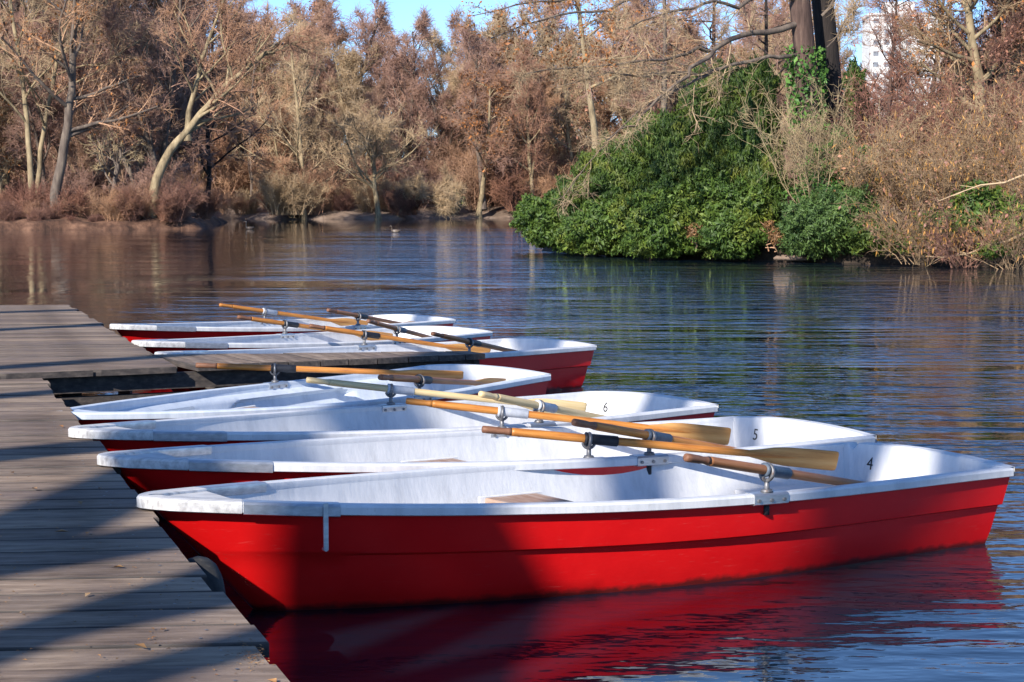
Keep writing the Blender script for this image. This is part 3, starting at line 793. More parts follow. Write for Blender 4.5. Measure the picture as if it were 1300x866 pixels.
OR, BRN, PAL = ('oar', 'blade', 'grip', 'black'), ('oar_brown', 'oar_brown', 'grip', 'bluegrey'), ('oar_pale', 'oar_pale', 'oar_pale', 'greysl')
ORG = ('oar', 'blade', 'oar', 'greysl'); ORB = ('oar', 'blade', 'grip', 'bluegrey'); BRK = ('oar_brown', 'blade', 'grip', 'black')
BOATS = [
 ('4', -1.507, 8.022, 32.81, 'nearest red rowing boat with white gunwale and number 4 inside its stern', '4', '',
    [((3.96, .20, .36), OR, 'orange oar on the far side of boat 4 with black sleeve', .25), ((4.02, -.47, .25), BRN, 'brown oar with blue grey sleeve over the near gunwale of boat 4', .2)]),
 ('5', -1.941, 9.32, 33.32, 'second nearest rowing boat, marked 5, with a pale sleeved orange oar', '5', '',
    [((3.88, .08, .35), ORG, 'orange oar with pale grey sleeve on the far side of boat 5', .25), ((4.02, -.50, .24), ORB, 'orange oar with blue grey sleeve on the near side of boat 5', .2)]),
 ('6', -2.319, 10.416, 42.33, 'rowing boat marked 6 carrying two pale bare wood oars', '6', '',
    [((3.92, .14, .33), PAL, 'pale bare wood oar on the far side of boat 6', .3), ((4.02, -.50, .24), PAL, 'pale bare wood oar on the near side of boat 6', .2)]),
 ('D', -2.70, 11.80, 50.0, 'pale blue white rowing boat with recessed side panels just in front of the finger pier', None, 'D',
    [((3.66, -.22, .43), OR, 'orange oar with black sleeve held out in front of the finger pier', .9), ((4.0, -.38, .34), BRK, 'short looking brown oar at the stern of the panelled boat', .6)]),
 ('B', -2.8, 15.632, 44.34, 'dark red rowing boat lying right behind the finger pier', None, '',
    [((4.02, .40, .28), OR, 'orange oar with black sleeve on the far side of the boat behind the finger pier', .3), ((4.02, -.42, .26), BRK, 'brown oar above the tip of the finger pier', .2)]),
 ('X', -3.218, 16.927, 55.26, 'rowing boat squeezed between the farthest boat and the one behind the finger pier', None, '',
    [((4.0, .38, .30), OR, 'orange oar with black sleeve of the second farthest boat, its handle leftmost', .3), ((4.02, -.50, .26), BRN, 'brown oar on the near side of the second farthest boat', .2)]),
 ('A', -3.873, 19.197, 51.34, 'farthest red rowing boat with its bow beside the platform edge', None, '',
    [((4.0, .36, .30), ORG, 'orange oar with grey sleeve on the far side of the farthest boat', .3), ((4.03, -.50, .30), BRK, 'brown oar with black sleeve on the near side of the farthest boat', .2)]),
]
for key, x, y, yaw, label, num, kind, oars in BOATS:
    bt = make_boat(x, y, yaw, label, num, kind, [o_[0] for o_ in oars])
    for sg, (tip, mats, lab, roll) in zip((1, -1), oars): make_oar(bt, sg, tip, mats, lab, roll)

# ------------------------------------------------------------------ woody plants
class Wood:
    def __init__(s, seed): s.r = np.random.default_rng(seed); s.lv = {}
    def poly(s, start, d, length, r0, r1, n, wig, up):
        d = np.array(d, float); pts = [np.array(start, float)]; step = length / (n - 1)
        for i in range(n - 1):
            d = d + s.r.normal(0, wig, 3) + np.array([0, 0, up]); d /= np.linalg.norm(d)
            pts.append(pts[-1] + d * step)
        return np.array(pts), np.linspace(r0, r1, n)
    def add(s, lv, pts, rad): s.lv.setdefault(lv, []).append((np.asarray(pts, float), np.asarray(rad, float)))
    def branch(s, lv_from, lv_to, k, t0, ang, lr, rr, n, wig, up, rmin, lmin=.1, flat=0):
        for pts, rad in list(s.lv.get(lv_from, [])):
            seg = np.linalg.norm(np.diff(pts, axis=0), axis=1); L = seg.sum(); cum = np.concatenate([[0], np.cumsum(seg)])
            kk = max(1, int(round(k * s.r.uniform(.75, 1.25))))
            for q in range(kk):
                t = t0 + (1 - t0) * (q + s.r.uniform(0, 1)) / kk
                i = min(len(seg) - 1, np.searchsorted(cum, t * L) - 1); i = max(i, 0)
                fr = (t * L - cum[i]) / seg[i]; p = pts[i] + (pts[i + 1] - pts[i]) * fr
                d = (pts[i + 1] - pts[i]) / seg[i]; rp = rad[i] + (rad[i + 1] - rad[i]) * fr
                side = np.cross(d, s.r.normal(0, 1, 3)); side[2] *= (1 - flat); side /= np.linalg.norm(side) + 1e-9
                a = math.radians(ang * s.r.uniform(.65, 1.25))
                dd = d * math.cos(a) + side * math.sin(a)
                ln = max(lmin, L * lr * s.r.uniform(.6, 1.2) * (1.15 - .65 * t))
                r0 = max(rmin, rp * rr)
                P, R = s.poly(p, dd, ln, r0, max(rmin * .6, r0 * .35), n, wig, up)
                s.add(lv_to, P, R)
    def twigs(s, lvs, k, ln, rad, up=.0, spread=.8):
        """finest level, all at once: returns start, end arrays"""
        S = []; D = []
        for lv in lvs:
            for pts, rr in s.lv.get(lv, []):
                S.append(pts[:-1]); D.append(np.diff(pts, axis=0))
        if not S: return
        S = np.concatenate(S); D = np.concatenate(D)
        idx = s.r.integers(0, len(S), k); t = s.r.random(k)[:, None]
        p = S[idx] + D[idx] * t; d = unit(D[idx]) + s.r.normal(0, spread, (k, 3)) + np.array([0, 0, up]); d = unit(d)
        l = ln * s.r.uniform(.4, 1.3, k)[:, None]
        mid = p + d * l * .5 + s.r.normal(0, .06, (k, 3)) * ln; e = p + unit(d + s.r.normal(0, .25, (k, 3))) * l
        s.tw = getattr(s, 'tw', []) + [(p, mid, e, rad)]
    def mesh(s, lvs, sides, name, mat, tw=False):
        groups = {}
        for lv in lvs:
            for P, R in s.lv.get(lv, []): groups.setdefault((len(P), sides[lv]), []).append((P, R))
        if tw and hasattr(s, 'tw'):
            for p, m_, e, rad in s.tw:
                groups.setdefault((3, 3), []); 
        Vs, Fs, off = [], [], 0
        def emit(P, R, ns):
            nonlocal off
            nP, n, _ = P.shape
            T = np.empty_like(P); T[:, 1:-1] = P[:, 2:] - P[:, :-2]; T[:, 0] = P[:, 1] - P[:, 0]; T[:, -1] = P[:, -1] - P[:, -2]
            T = unit(T); ref = np.where(np.abs(T[:, :1, 2:]) > .85, np.array([1., 0, 0]), np.array([0, 0, 1.]))
            A = unit(np.cross(T, np.broadcast_to(ref, T.shape))); B = np.cross(A, T)
            a = np.arange(ns) * 2 * math.pi / ns
            V = P[:, :, None] + R[:, :, None, None] * (np.cos(a)[:, None] * A[:, :, None] + np.sin(a)[:, None] * B[:, :, None])
            base = off + (np.arange(nP) * n * ns)[:, None, None]
            i = np.arange(n - 1)[None, :, None] * ns; j = np.arange(ns)[None, None, :]; j2 = (j + 1) % ns
            Fq = np.stack(np.broadcast_arrays(base + i + j, base + i + j2, base + i + ns + j2, base + i + ns + j), -1).reshape(-1, 4)
            Vs.append(V.reshape(-1, 3)); Fs.append(Fq); off += nP * n * ns
        for (n, ns), L in groups.items():
            if L: emit(np.stack([p for p, _ in L]), np.stack([r for _, r in L]), ns)
        if tw and hasattr(s, 'tw'):
            for p, m_, e, rad in s.tw:
                emit(np.stack([p, m_, e], 1), np.broadcast_to(np.array([rad, rad * .8, rad * .4]), (len(p), 3)), 3)
        if not Vs: return None
        return np_mesh(name, np.concatenate(Vs), np.concatenate(Fs), mat, True)
    def tip_points(s, lvs, k, jit=.1):
        S = np.concatenate([P[1:] for lv in lvs for P, _ in s.lv.get(lv, [])]); return S[s.r.integers(0, len(S), k)] + s.r.normal(0, jit, (k, 3))
SIDES = {0: 12, 1: 7, 2: 5, 3: 4, 4: 3}

def leaf_mesh(C, seed, ln, wd, mat, name, axis=None, axis_rand=1.0, nrm=None):
    r = np.random.default_rng(seed); n = len(C)
    A = r.normal(0, 1, (n, 3)) * axis_rand + (np.array(axis) if axis is not None else 0); A = unit(A)
    ref = nrm + r.normal(0, .45, (n, 3)) if nrm is not None else r.normal(0, 1, (n, 3))
    W = unit(np.cross(A, ref))
    l = ln * r.uniform(.35, 1.0, n) * r.choice([.8, 1.2, 1.75], n); V, Ft = leaf_quads(C, A, W, l, l * wd / ln, .18)
    return np_mesh(name, V, Ft, mat)

def bare_tree(seed, height, r0, lean=(0, 0), limbs=12, trunk=None, k2=7, k3=6, tw=2600, twl=.55, twr=.014, t0=.25, up=.05, ang=52, lr=.42, r_min=.02):
    W = Wood(seed)
    if trunk is None:
        pts, rad = W.poly((0, 0, -.4), (lean[0], lean[1], 1), height * .92, r0, r0 * .18, 10, .06, .05)
    else:
        pts = np.array(trunk, float); rad = np.linspace(r0, r0 * (.3 if trunk is not None else .2), len(pts))
    rad[0] *= 1.35
    W.add(0, pts, rad)
    W.branch(0, 1, limbs, t0, ang, lr, .55, 7, .13, up, r_min * 1.6)
    W.branch(1, 2, k2, .18, 48, .48, .55, 5, .16, up * .8, r_min)
    W.branch(2, 3, k3, .12, 45, .50, .55, 4, .18, .03, r_min * .7)
    W.twigs([2, 3], tw, twl, twr, .08, .75)
    return W
def place_tree(W, name, label, loc, mats, group=None, cat='tree', leaves=None, rz=0, split=True):
    root = tag(ob(name, None, loc=loc, rot=(0, 0, rz)), label, cat, group)
    ob('trunk', W.mesh([0, 1], SIDES, 'trunk', mats[0]), root)
    cr = ob('crown', W.mesh([2, 3, 4], SIDES, 'crown', mats[1], True), root)
    if leaves:
        k, ln, mat, seed = leaves
        ob('dry_leaves', leaf_mesh(W.tip_points([2, 3], k, .18), seed, ln, ln * .5, M[mat], 'dry_leaves'), cr)
    return root

# templates of the wood
def template(seed, **kw):
    W = bare_tree(seed, **kw)
    return W
RNG = random.Random(5)
temps = []
for i, (h_, r_, tr, cr) in enumerate([(15.5, .28, 'bark_y', 'twig'), (14, .24, 'bark_y', 'twig_tan'), (17, .32, 'bark', 'twig_purple'), (12.5, .22, 'bark_y', 'twig'), (16, .28, 'bark_y', 'twig_tan')]):
    W = bare_tree(100 + i, h_, r_, (RNG.uniform(-.1, .1), RNG.uniform(-.1, .1)), limbs=24, k2=8, k3=6, tw=4600, twl=.8, twr=.016, t0=.16, r_min=.026, lr=.30, ang=46, up=.07)
    W.lv[0][0][1][:] *= .9
    temps.append((W.mesh([0, 1], SIDES, 'trunk', M[tr]), W.mesh([2, 3], SIDES, 'crown', M[cr], True), leaf_mesh(W.tip_points([2, 3], 2600, .25), 40 + i, .24, .12, M['deadleaf' if i % 2 else 'pinkleaf'], 'dry_leaves')))
leafy = random.Random(8)
def wood_tree(i, x, y, z, sc, rz, label, group, parts=True):
    root = tag(ob('bare_tree', None, loc=(x, y, z), rot=(0, 0, rz)), label, 'tree', group); root.scale = (sc, sc, sc * 1.0)
    ob('trunk', temps[i][0], root); c_ = ob('crown', temps[i][1], root)
    if leafy.random() < .13: ob('dry_leaves', temps[i][2], c_)
    return root
def shrub(seed, h_, spread, stems, mat, r=.02, tw=900, twl=.5, twr=.010, k=6, lean=.45, up=.06):
    W = Wood(seed)
    for q in range(stems):
        a = W.r.uniform(0, 6.28); d = (math.cos(a) * lean * W.r.uniform(.2, 1.3), math.sin(a) * lean * W.r.uniform(.2, 1.3), 1)
        P, R = W.poly((math.cos(a) * spread * W.r.uniform(0, .5), math.sin(a) * spread * W.r.uniform(0, .5), -.2), d, h_ * W.r.uniform(.6, 1.1), r, r * .3, 6, .16, up * .3)
        W.add(2, P, R)
    W.branch(2, 3, k, .2, 35, .45, .6, 4, .15, .04, r * .4)
    W.twigs([2, 3], tw, twl, twr, .05, 1.0)
    return W
shr_t = [shrub(300 + i, h_, sp_, st_, None, .03, 2600, .7, .014, 7).mesh([2, 3], {2: 4, 3: 3}, 'stems', M[m_], True)
         for i, (h_, sp_, st_, m_) in enumerate([(3.2, 1.8, 26, 'twig_red'), (4.0, 2.0, 26, 'twig'), (3.4, 2.0, 26, 'twig_tan'), (2.2, 1.6, 30, 'twig_red'), (4.6, 2.0, 24, 'twig_purple')])]
def shrub_copy(i, x, y, z, sc, rz, label, group):
    o = ob('bare_shrub', None, loc=(x, y, z), rot=(0, 0, rz)); o.scale = (sc, sc, sc); tag(o, label, 'shrub', group)
    ob('stems', shr_t[i], o); return o

# wood beyond the far shore
R2 = random.Random(21)
for row, (d0, sp_, sc0) in enumerate([(190, 4.2, 1.0), (197, 3.8, 1.1), (206, 3.8, 1.18), (217, 4.0, 1.25), (232, 4.4, 1.35)]):
    xr0, xr1 = -.30 * d0, .30 * d0
    x = xr0 + R2.uniform(0, sp_)
    while x < xr1:
        px = 650 + x / d0 * F_PX
        sc = sc0 * R2.uniform(.85, 1.12)
        sc *= 1.10
        if 425 < px < 600: sc *= .85
        if 1075 < px < 1190: sc *= .55
        wood_tree(R2.choice([0, 1, 2, 3, 4]), x, d0 + R2.uniform(-4, 4), 1.2, sc, R2.uniform(0, 6.28), 'bare brown tree in the dense wood behind the far shore', 'trees of the wood behind the far shore')
        x += sp_ * R2.uniform(.75, 1.25)
for row, (d0, sp_) in enumerate([(186, 3.4), (191, 3.0), (197, 3.2), (205, 3.6), (216, 4.2)]):
    x = -.30 * d0
    while x < .30 * d0:
        yy = d0 + R2.uniform(-2, 2)
        if not (d0 < 190 and x < -21):
            shrub_copy(R2.choice([1, 2, 4, 1, 0]), x, yy + (2 if -8 < x < 14 and d0 < 188 else 0), .9 if d0 < 188 else 1.2, R2.uniform(.9, 1.5) * (1 + (d0 - 184) * .014), R2.uniform(0, 6.28), 'bare brown undergrowth shrub beneath the far wood', 'undergrowth of the far wood')
        x += sp_ * R2.uniform(.7, 1.3)

# trees that stand out on the far shore
def px_tree(path, d, w0, name, label, mats, seed, leaves=None, depth=None, into=None, **kw):
    """a tree whose trunk follows pixels of the photograph at ground distance d"""
    pts = [PD(px, py, d) for px, py in path]; base = pts[0].copy()
    P = np.array(pts) - base
    if depth is not None: P[:, 1] += np.array(depth)
    # densify
    t = np.linspace(0, 1, len(P)); tt = np.linspace(0, 1, max(10, 2 * len(P)))
    P = np.stack([np.interp(tt, t, P[:, k]) for k in range(3)], 1)
    r_ = np.random.default_rng(seed); P[1:] += r_.normal(0, .25 * w0, P[1:].shape) * .5
    P = np.concatenate([[P[0] - np.array([0, 0, .6])], P])
    W = bare_tree(seed, 0, w0, trunk=P, **kw)
    if into is not None:
        st_ = ob('second_stem', W.mesh([0, 1], SIDES, 'second_stem', mats[0]), into, tuple(base - np.array(into.location)))
        c_ = ob('crown', W.mesh([2, 3], SIDES, 'crown', mats[1], True), into, tuple(base - np.array(into.location)))
        if leaves: ob('dry_leaves', leaf_mesh(W.tip_points([2, 3], leaves[0], .18), leaves[3], leaves[1], leaves[1] * .5, M[leaves[2]], 'dry_leaves'), c_)
        return into
    return place_tree(W, name, label, tuple(base), mats, leaves=leaves)
FB = dict(tw=3600, twl=.75, twr=.016, r_min=.024)
px_tree([(386, 272), (384, 230), (382, 190), (378, 140), (372, 90), (368, 50)], 176, .26, 'bare_tree', 'pale stemmed tree on the small mound of the far shore', (M['bark_y'], M['twig_tan']), 401, limbs=16, k2=7, k3=5, t0=.1, **FB)
px_tree([(372, 274), (366, 240), (352, 200), (345, 150)], 177, .18, 'bare_tree', 'thinner stem leaning left beside the pale tree on the mound', (M['bark_y'], M['twig']), 402, limbs=12, k2=6, k3=5, t0=.15, **FB)
px_tree([(480, 272), (476, 240), (474, 205), (470, 175)], 175, .28, 'pollard_tree', 'pollarded pale green tree with upswept branches above the far bank', (M['bark_y'], M['twig_tan']), 403, limbs=24, k2=6, k3=5, t0=.35, ang=50, lr=.9, **FB)
px_tree([(505, 272), (520, 255), (545, 248), (575, 252)], 176, .16, 'leaning_tree', 'low bough leaning out over the water from the far bank', (M['bark_y'], M['twig_tan']), 404, limbs=14, k2=5, k3=4, t0=.2, ang=45, lr=.5, **FB)
px_tree([(608, 270), (613, 240), (618, 205), (620, 160), (622, 110)], 186, .30, 'bare_tree', 'stout pale trunk standing on the sandy far bank', (M['bark_y'], M['twig']), 405, leaves=(2600, .28, 'deadleaf', 1), limbs=16, k2=7, k3=5, t0=.3, **FB)
px_tree([(758, 262), (757, 185), (748, 120), (740, 60), (730, -20), (722, -90)], 92, .20, 'tall_tree', 'tall slim pale trunk rising behind the left end of the green bushes', (M['bark_y'], M['twig_purple']), 406, leaves=(1500, .17, 'deadleaf', 2), limbs=15, k2=6, k3=5, t0=.45, ang=75, lr=.33, up=.02, tw=2600, twl=.5, twr=.011, r_min=.014)
px_tree([(842, 240), (843, 120), (844, 50), (843, -60)], 120, .24, 'tall_tree', 'grey trunk above the green bushes, second behind the long bough', (M['bark'], M['twig']), 407, limbs=14, k2=6, k3=5, t0=.4, ang=75, lr=.3, up=.02, tw=2200, twl=.5, twr=.012, r_min=.016)
px_tree([(905, 240), (905, 100), (906, 20), (906, -70)], 125, .20, 'tall_tree', 'thin dark trunk above the green bushes, third behind the long bough', (M['bark_red'], M['twig_purple']), 408, limbs=14, k2=6, k3=5, t0=.4, ang=75, lr=.3, up=.02, tw=2200, twl=.5, twr=.012, r_min=.016)
px_tree([(975, 240), (974, 100), (972, 10), (972, -70)], 118, .18, 'tall_tree', 'thin dark trunk just left of the twin oak stems', (M['bark_dark'], M['twig_purple']), 409, limbs=14, k2=6, k3=5, t0=.4, ang=75, lr=.3, up=.02, tw=2200, twl=.5, twr=.012, r_min=.016)
# purple crown against the sky
W = bare_tree(410, 15.5, .28, (0, 0), limbs=16, k2=8, k3=6, tw=4200, twl=.8, twr=.02, t0=.5, r_min=.03, lr=.3)
place_tree(W, 'bare_tree', 'reddish crown standing up above the far wood against the sky', (-10.3, 205, 1.5), (M['bark_red'], M['twig_red']))
# green shrub at the foot of the far bank is built with the evergreens below

# left bank
LB = dict(tw=3000, twl=.55, twr=.011, r_min=.016)
px_tree([(42, 283), (40, 240), (38, 200), (34, 150), (27, 90), (18, 30), (8, -30), (0, -90)], 119, .23, 'bare_tree', 'yellow lit trunk at the left edge of the far left bank', (M['bark_y'], M['twig_tan']), 421, limbs=14, k2=6, k3=5, t0=.35, **LB)
px_tree([(66, 286), (72, 245), (79, 200), (87, 150), (92, 100), (94, 40), (96, -20), (98, -90)], 116, .36, 'bare_tree', 'thick dark trunk leaning right at the edge of the left bank', (M['bark'], M['twig']), 422, leaves=(2400, .17, 'deadleaf', 3), limbs=18, k2=7, k3=5, t0=.3, ang=65, **LB)
px_tree([(46, 282), (48, 230), (52, 185), (62, 130), (72, 80), (82, 40), (90, -10), (96, -60)], 121, .19, 'bare_tree', 'slender pale stem leaning right behind the thick dark trunk', (M['bark_y'], M['twig_tan']), 423, limbs=13, k2=6, k3=5, t0=.35, **LB)
px_tree([(137, 274), (142, 250), (149, 215), (153, 190)], 118, .22, 'tree_stump', 'short broken trunk between the two big trees of the left bank', (M['bark'], M['twig_straw']), 424, limbs=9, k2=4, k3=4, t0=.5, ang=70, lr=.7, tw=500, twl=.4, twr=.011, r_min=.016)
lean_t = px_tree([(193, 276), (197, 240), (204, 212), (220, 185), (238, 166), (262, 135), (290, 105), (334, 70), (372, 40)], 117.5, .34, 'leaning_tree', 'mossy yellow trunk leaning right over the water from the left bank', (M['bark_y'], M['twig']), 425, limbs=20, k2=7, k3=5, t0=.4, ang=55, lr=.36, **LB)
px_tree([(238, 166), (240, 140), (248, 110), (262, 60), (280, 10), (296, -50)], 117.6, .20, 'upright_bough', 'upright stem growing from the leaning mossy trunk', (M['bark_y'], M['twig']), 426, into=lean_t, limbs=15, k2=7, k3=5, t0=.2, **LB)
px_tree([(203, 278), (206, 200), (214, 140), (222, 80), (228, 20), (232, -60)], 124, .22, 'bare_tree', 'straight grey trunk behind the leaning mossy tree', (M['bark'], M['twig_purple']), 427, limbs=15, k2=7, k3=5, t0=.35, **LB)
px_tree([(262, 275), (266, 220), (262, 160), (268, 90), (272, 20)], 150, .22, 'bare_tree', 'thin trunk in shade right behind the leaning mossy tree', (M['bark_dark'], M['twig_purple']), 428, limbs=15, k2=7, k3=5, t0=.2, **FB)
px_tree([(318, 275), (320, 220), (316, 160), (322, 90), (328, 40)], 184, .17, 'bare_tree', 'shaded trunk at the inlet between the left bank and the mound', (M['bark'], M['twig']), 429, limbs=15, k2=7, k3=5, t0=.2, **FB)
for q in range(34):
    x = R2.uniform(-52, -20); y = R2.uniform(126, 158)
    if y > 130 + (-22 - x) * 3.0 + 6 and x > -26: continue
    wood_tree(R2.choice([0, 2, 3, 4, 2]), x, y, .9, R2.uniform(1.0, 1.3), R2.uniform(0, 6.28), 'bare brown tree in the wood of the left bank', 'trees in the wood of the left bank')
for q in range(15):
    wood_tree(R2.choice([0, 2, 3, 1, 2]), -44 + q * 1.6 + R2.uniform(-.6, .6), R2.uniform(121, 127), .9, R2.uniform(.5, .82), R2.uniform(0, 6.28), 'bare brown tree in the wood of the left bank', 'trees in the wood of the left bank')
for q in range(60):
    x = R2.uniform(-46, -19.6); y = 115.8 + R2.random() ** 1.5 * 18 + max(0, x + 22) * .6
    shrub_copy(R2.choice([0, 3, 3, 1, 0, 4]), x, y, .55, R2.uniform(.35, .95), R2.uniform(0, 6.28), 'low reddish brown shrub in the thicket along the left bank', 'thicket along the left bank')
for q in range(46):
    x = -46 + q * .58 + R2.uniform(-.25, .25); y = 113.6 + max(0, x + 30) * .32 + R2.uniform(.2, 1.6)
    shrub_copy(R2.choice([0, 3, 3, 1]), x, y, .25, R2.uniform(.18, .5), R2.uniform(0, 6.28), 'low reddish brown shrub in the thicket along the left bank', 'thicket along the left bank')
for q in range(26):
    x = R2.uniform(-29, -8); y = R2.uniform(178, 187) if x < -21 else R2.uniform(175.5, 186)
    shrub_copy(R2.choice([1, 2, 1, 0]), x, y, .5, R2.uniform(.35, .8), R2.uniform(0, 6.28), 'tan twiggy shrub on the small mound of the far shore', 'shrubs on the mound')
for q in range(12):
    x = R2.uniform(-21, -9.6); y = R2.uniform(175, 180)
    shrub_copy(R2.choice([2, 2, 1]), x, y, .6, R2.uniform(.7, 1.1), R2.uniform(0, 6.28), 'tan twiggy shrub on the small mound of the far shore', 'shrubs on the mound')

# ------------------------------------------------------------------ the island
def evergreen(seed, lumps, name, label, mat, dens, ln, wd, axis, ar, group=None, stem='bark_dark', extra=None):
    """lumps: (px, py, d, rx_px, ry_px, depth_m) -> leaves through the outer part of lumpy ellipsoids"""
    r = np.random.default_rng(seed); Cs = []; Ns = []
    base = None
    for (px, py, d, rx, ry, dm) in lumps:
        c = PD(px, py, d); a = np.array([rx * d / F_PX, dm, ry * d / F_PX])
        area = 4 * math.pi * ((a[0] * a[1]) ** 1.6 / 3 + (a[0] * a[2]) ** 1.6 / 3 + (a[1] * a[2]) ** 1.6 / 3) ** (1 / 1.6)
        n = int(area * dens); u = unit(r.normal(0, 1, (n, 3)))
        ph = r.uniform(0, 6.28, 8)
        lum = 1 + .24 * np.sin(u[:, 0] * 5 + ph[0]) * np.sin(u[:, 2] * 6 + ph[1]) + .19 * np.sin(u[:, 0] * 11 + ph[2]) * np.sin(u[:, 2] * 12 + ph[3]) + .14 * np.sin(u[:, 1] * 17 + u[:, 0] * 19 + ph[4]) * np.sin(u[:, 2] * 21 + ph[5])
        rad = lum * (1 - .38 * r.random(n) ** 1.6)
        C = c + u * a * rad[:, None]; Nn = unit(u / a)
        ok = C[:, 2] > .08; Cs.append(C[ok]); Ns.append(Nn[ok])
    C = np.concatenate(Cs); Nn = np.concatenate(Ns)
    b0 = np.array([C[:, 0].mean(), C[:, 1].mean(), .5])
    root = tag(ob(name, None, loc=tuple(b0)), label, 'shrub' if 'tree' not in name else 'tree', group)
    # clumps: small random tufts so that light and dark groups form
    lf = leaf_mesh(C - b0, seed + 1, ln, wd, M[mat], 'foliage', axis, ar, Nn)
    ob('foliage', lf, root)
    W = Wood(seed + 2)
    for (px, py, d, rx, ry, dm) in lumps:
        c = PD(px, py, d); q = np.array([c[0] * .7 + b0[0] * .3, c[1] + .2, .3]) - b0; e = c - b0
        W.add(1, np.linspace(q, e, 6) + np.concatenate([[np.zeros(3)], W.r.normal(0, .08, (5, 3))]), np.linspace(.09, .03, 6) * (.22 if name == 'dead_bush' else 1))
    W.branch(1, 2, 5, .3, 45, .5, .6, 4, .12, .05, .02)
    ob('stems', W.mesh([1, 2], SIDES, 'stems', M[stem]), root)
    return root
evergreen(501, [(905, 205, 61, 62, 92, 1.5), (938, 145, 60.5, 44, 66, 1.0), (955, 200, 59, 38, 90, 1.0), (862, 215, 61, 50, 72, 1.3), (830, 190, 62, 34, 42, .9), (905, 128, 61, 36, 44, .8), (960, 115, 60.0, 26, 36, .6), (968, 255, 57.5, 32, 50, .8)],
          'yew_tree', 'tall dark green conifer shaped evergreen left of the oak stems', 'yew', 1900, .15, .034, (0, -.15, -1.1), .55)
evergreen(502, [(800, 235, 62, 60, 58, 1.2), (770, 222, 62.5, 38, 40, .9), (752, 250, 63, 46, 42, 1.1)], 'evergreen_shrub', 'drooping green shrub on the slope left of the tall dark evergreen', 'yew', 1800, .15, .034, (0, -.1, -.9), .7)
evergreen(503, [(693, 280, 65, 36, 32, 1.1), (668, 272, 66, 13, 22, .5), (718, 275, 64, 34, 40, 1.0), (700, 300, 64, 30, 14, .8)], 'evergreen_shrub', 'leftmost round green bush leaning over the water at the island tip', 'rhodo', 1150, .135, .055, (0, -.2, -.3), .8)
evergreen(504, [(762, 290, 60.5, 44, 38, 1.1), (800, 285, 59.5, 38, 42, 1.0), (735, 300, 62, 30, 22, .9)], 'evergreen_shrub', 'glossy green bush at the waterline, second from the island tip', 'rhodo', 1150, .135, .055, (0, -.2, -.3), .8)
evergreen(505, [(845, 295, 57, 46, 36, 1.0), (858, 262, 58.5, 48, 32, 1.0), (828, 308, 57.5, 30, 20, .8)], 'evergreen_shrub', 'deep green bush at the waterline below the tall dark evergreen', 'rhodo', 1150, .135, .055, (0, -.2, -.3), .8)
evergreen(506, [(925, 300, 55.8, 48, 32, 1.0), (940, 265, 57.2, 44, 34, 1.0), (905, 250, 58.5, 34, 36, .9)], 'evergreen_shrub', 'broad green bush at the waterline right of the brown dead patch', 'rhodo', 1150, .135, .055, (0, -.2, -.3), .8)
evergreen(507, [(885, 296, 55.5, 13, 12, .3)], 'dead_bush', 'small brown withered bush among the green ones at the waterline', 'twig_brownleaf', 800, .10, .03, (0, 0, -.5), .9, stem='twig')
evergreen(508, [(986, 300, 54.6, 10, 10, .3), (976, 286, 55, 7, 6, .25)], 'dead_bush', 'rusty brown withered branch end above the pale stone at the waterline', 'twig_brownleaf', 800, .10, .03, (0, 0, -.5), .9, stem='twig')
evergreen(509, [(1045, 285, 54.2, 50, 38, 1.0), (1078, 270, 54.0, 36, 34, .9), (1015, 295, 55, 32, 26, .8)], 'evergreen_shrub', 'blue green feathery bush below the straw coloured stems', 'bluegreen', 1300, .12, .035, (0, -.2, .3), .9)
evergreen(510, [(1060, 215, 56.5, 40, 40, 1.0), (1090, 235, 56, 34, 30, .9), (1045, 245, 56, 36, 28, .9)], 'ivy_mound', 'bright green ivy mound at the foot of the oak stems', 'ivy', 900, .12, .06, (0, -.2, -.2), .9)
evergreen(511, [(1110, 300, 53.0, 30, 22, .7), (1135, 306, 52.4, 16, 14, .5)], 'evergreen_shrub', 'yellow green bush at the waterline under the catkin hazel', 'yellowgreen', 650, .13, .04, (0, -.2, .1), .9)
evergreen(512, [(1245, 268, 52.0, 34, 34, .8), (1220, 285, 51.8, 26, 20, .7)], 'evergreen_shrub', 'dark green bush under the rightmost hazel', 'rhodo', 800, .13, .055, (0, -.2, -.2), .9)
evergreen(513, [(1185, 292, 51.6, 26, 26, .7), (1160, 312, 51.2, 20, 12, .5), (1288, 285, 50.4, 22, 34, .7), (1262, 318, 49.8, 20, 10, .5)], 'evergreen_shrub', 'scattered olive green leaves under the hazels at the right end of the bank', 'rhodo', 420, .13, .05, (0, -.2, .1), .9)
evergreen(514, [(1085, 110, 64, 14, 30, .5), (1090, 150, 63, 18, 40, .6)], 'conifer_tree', 'small dark conifer right behind the oak stems', 'yew', 1300, .15, .04, (0, 0, -.9), .6)
evergreen(515, [(573, 255, 186, 16, 13, 1.0)], 'evergreen_shrub', 'dark green bush at the foot of the pale trunk on the far bank', 'yew', 120, .35, .15, (0, 0, -.3), .9)

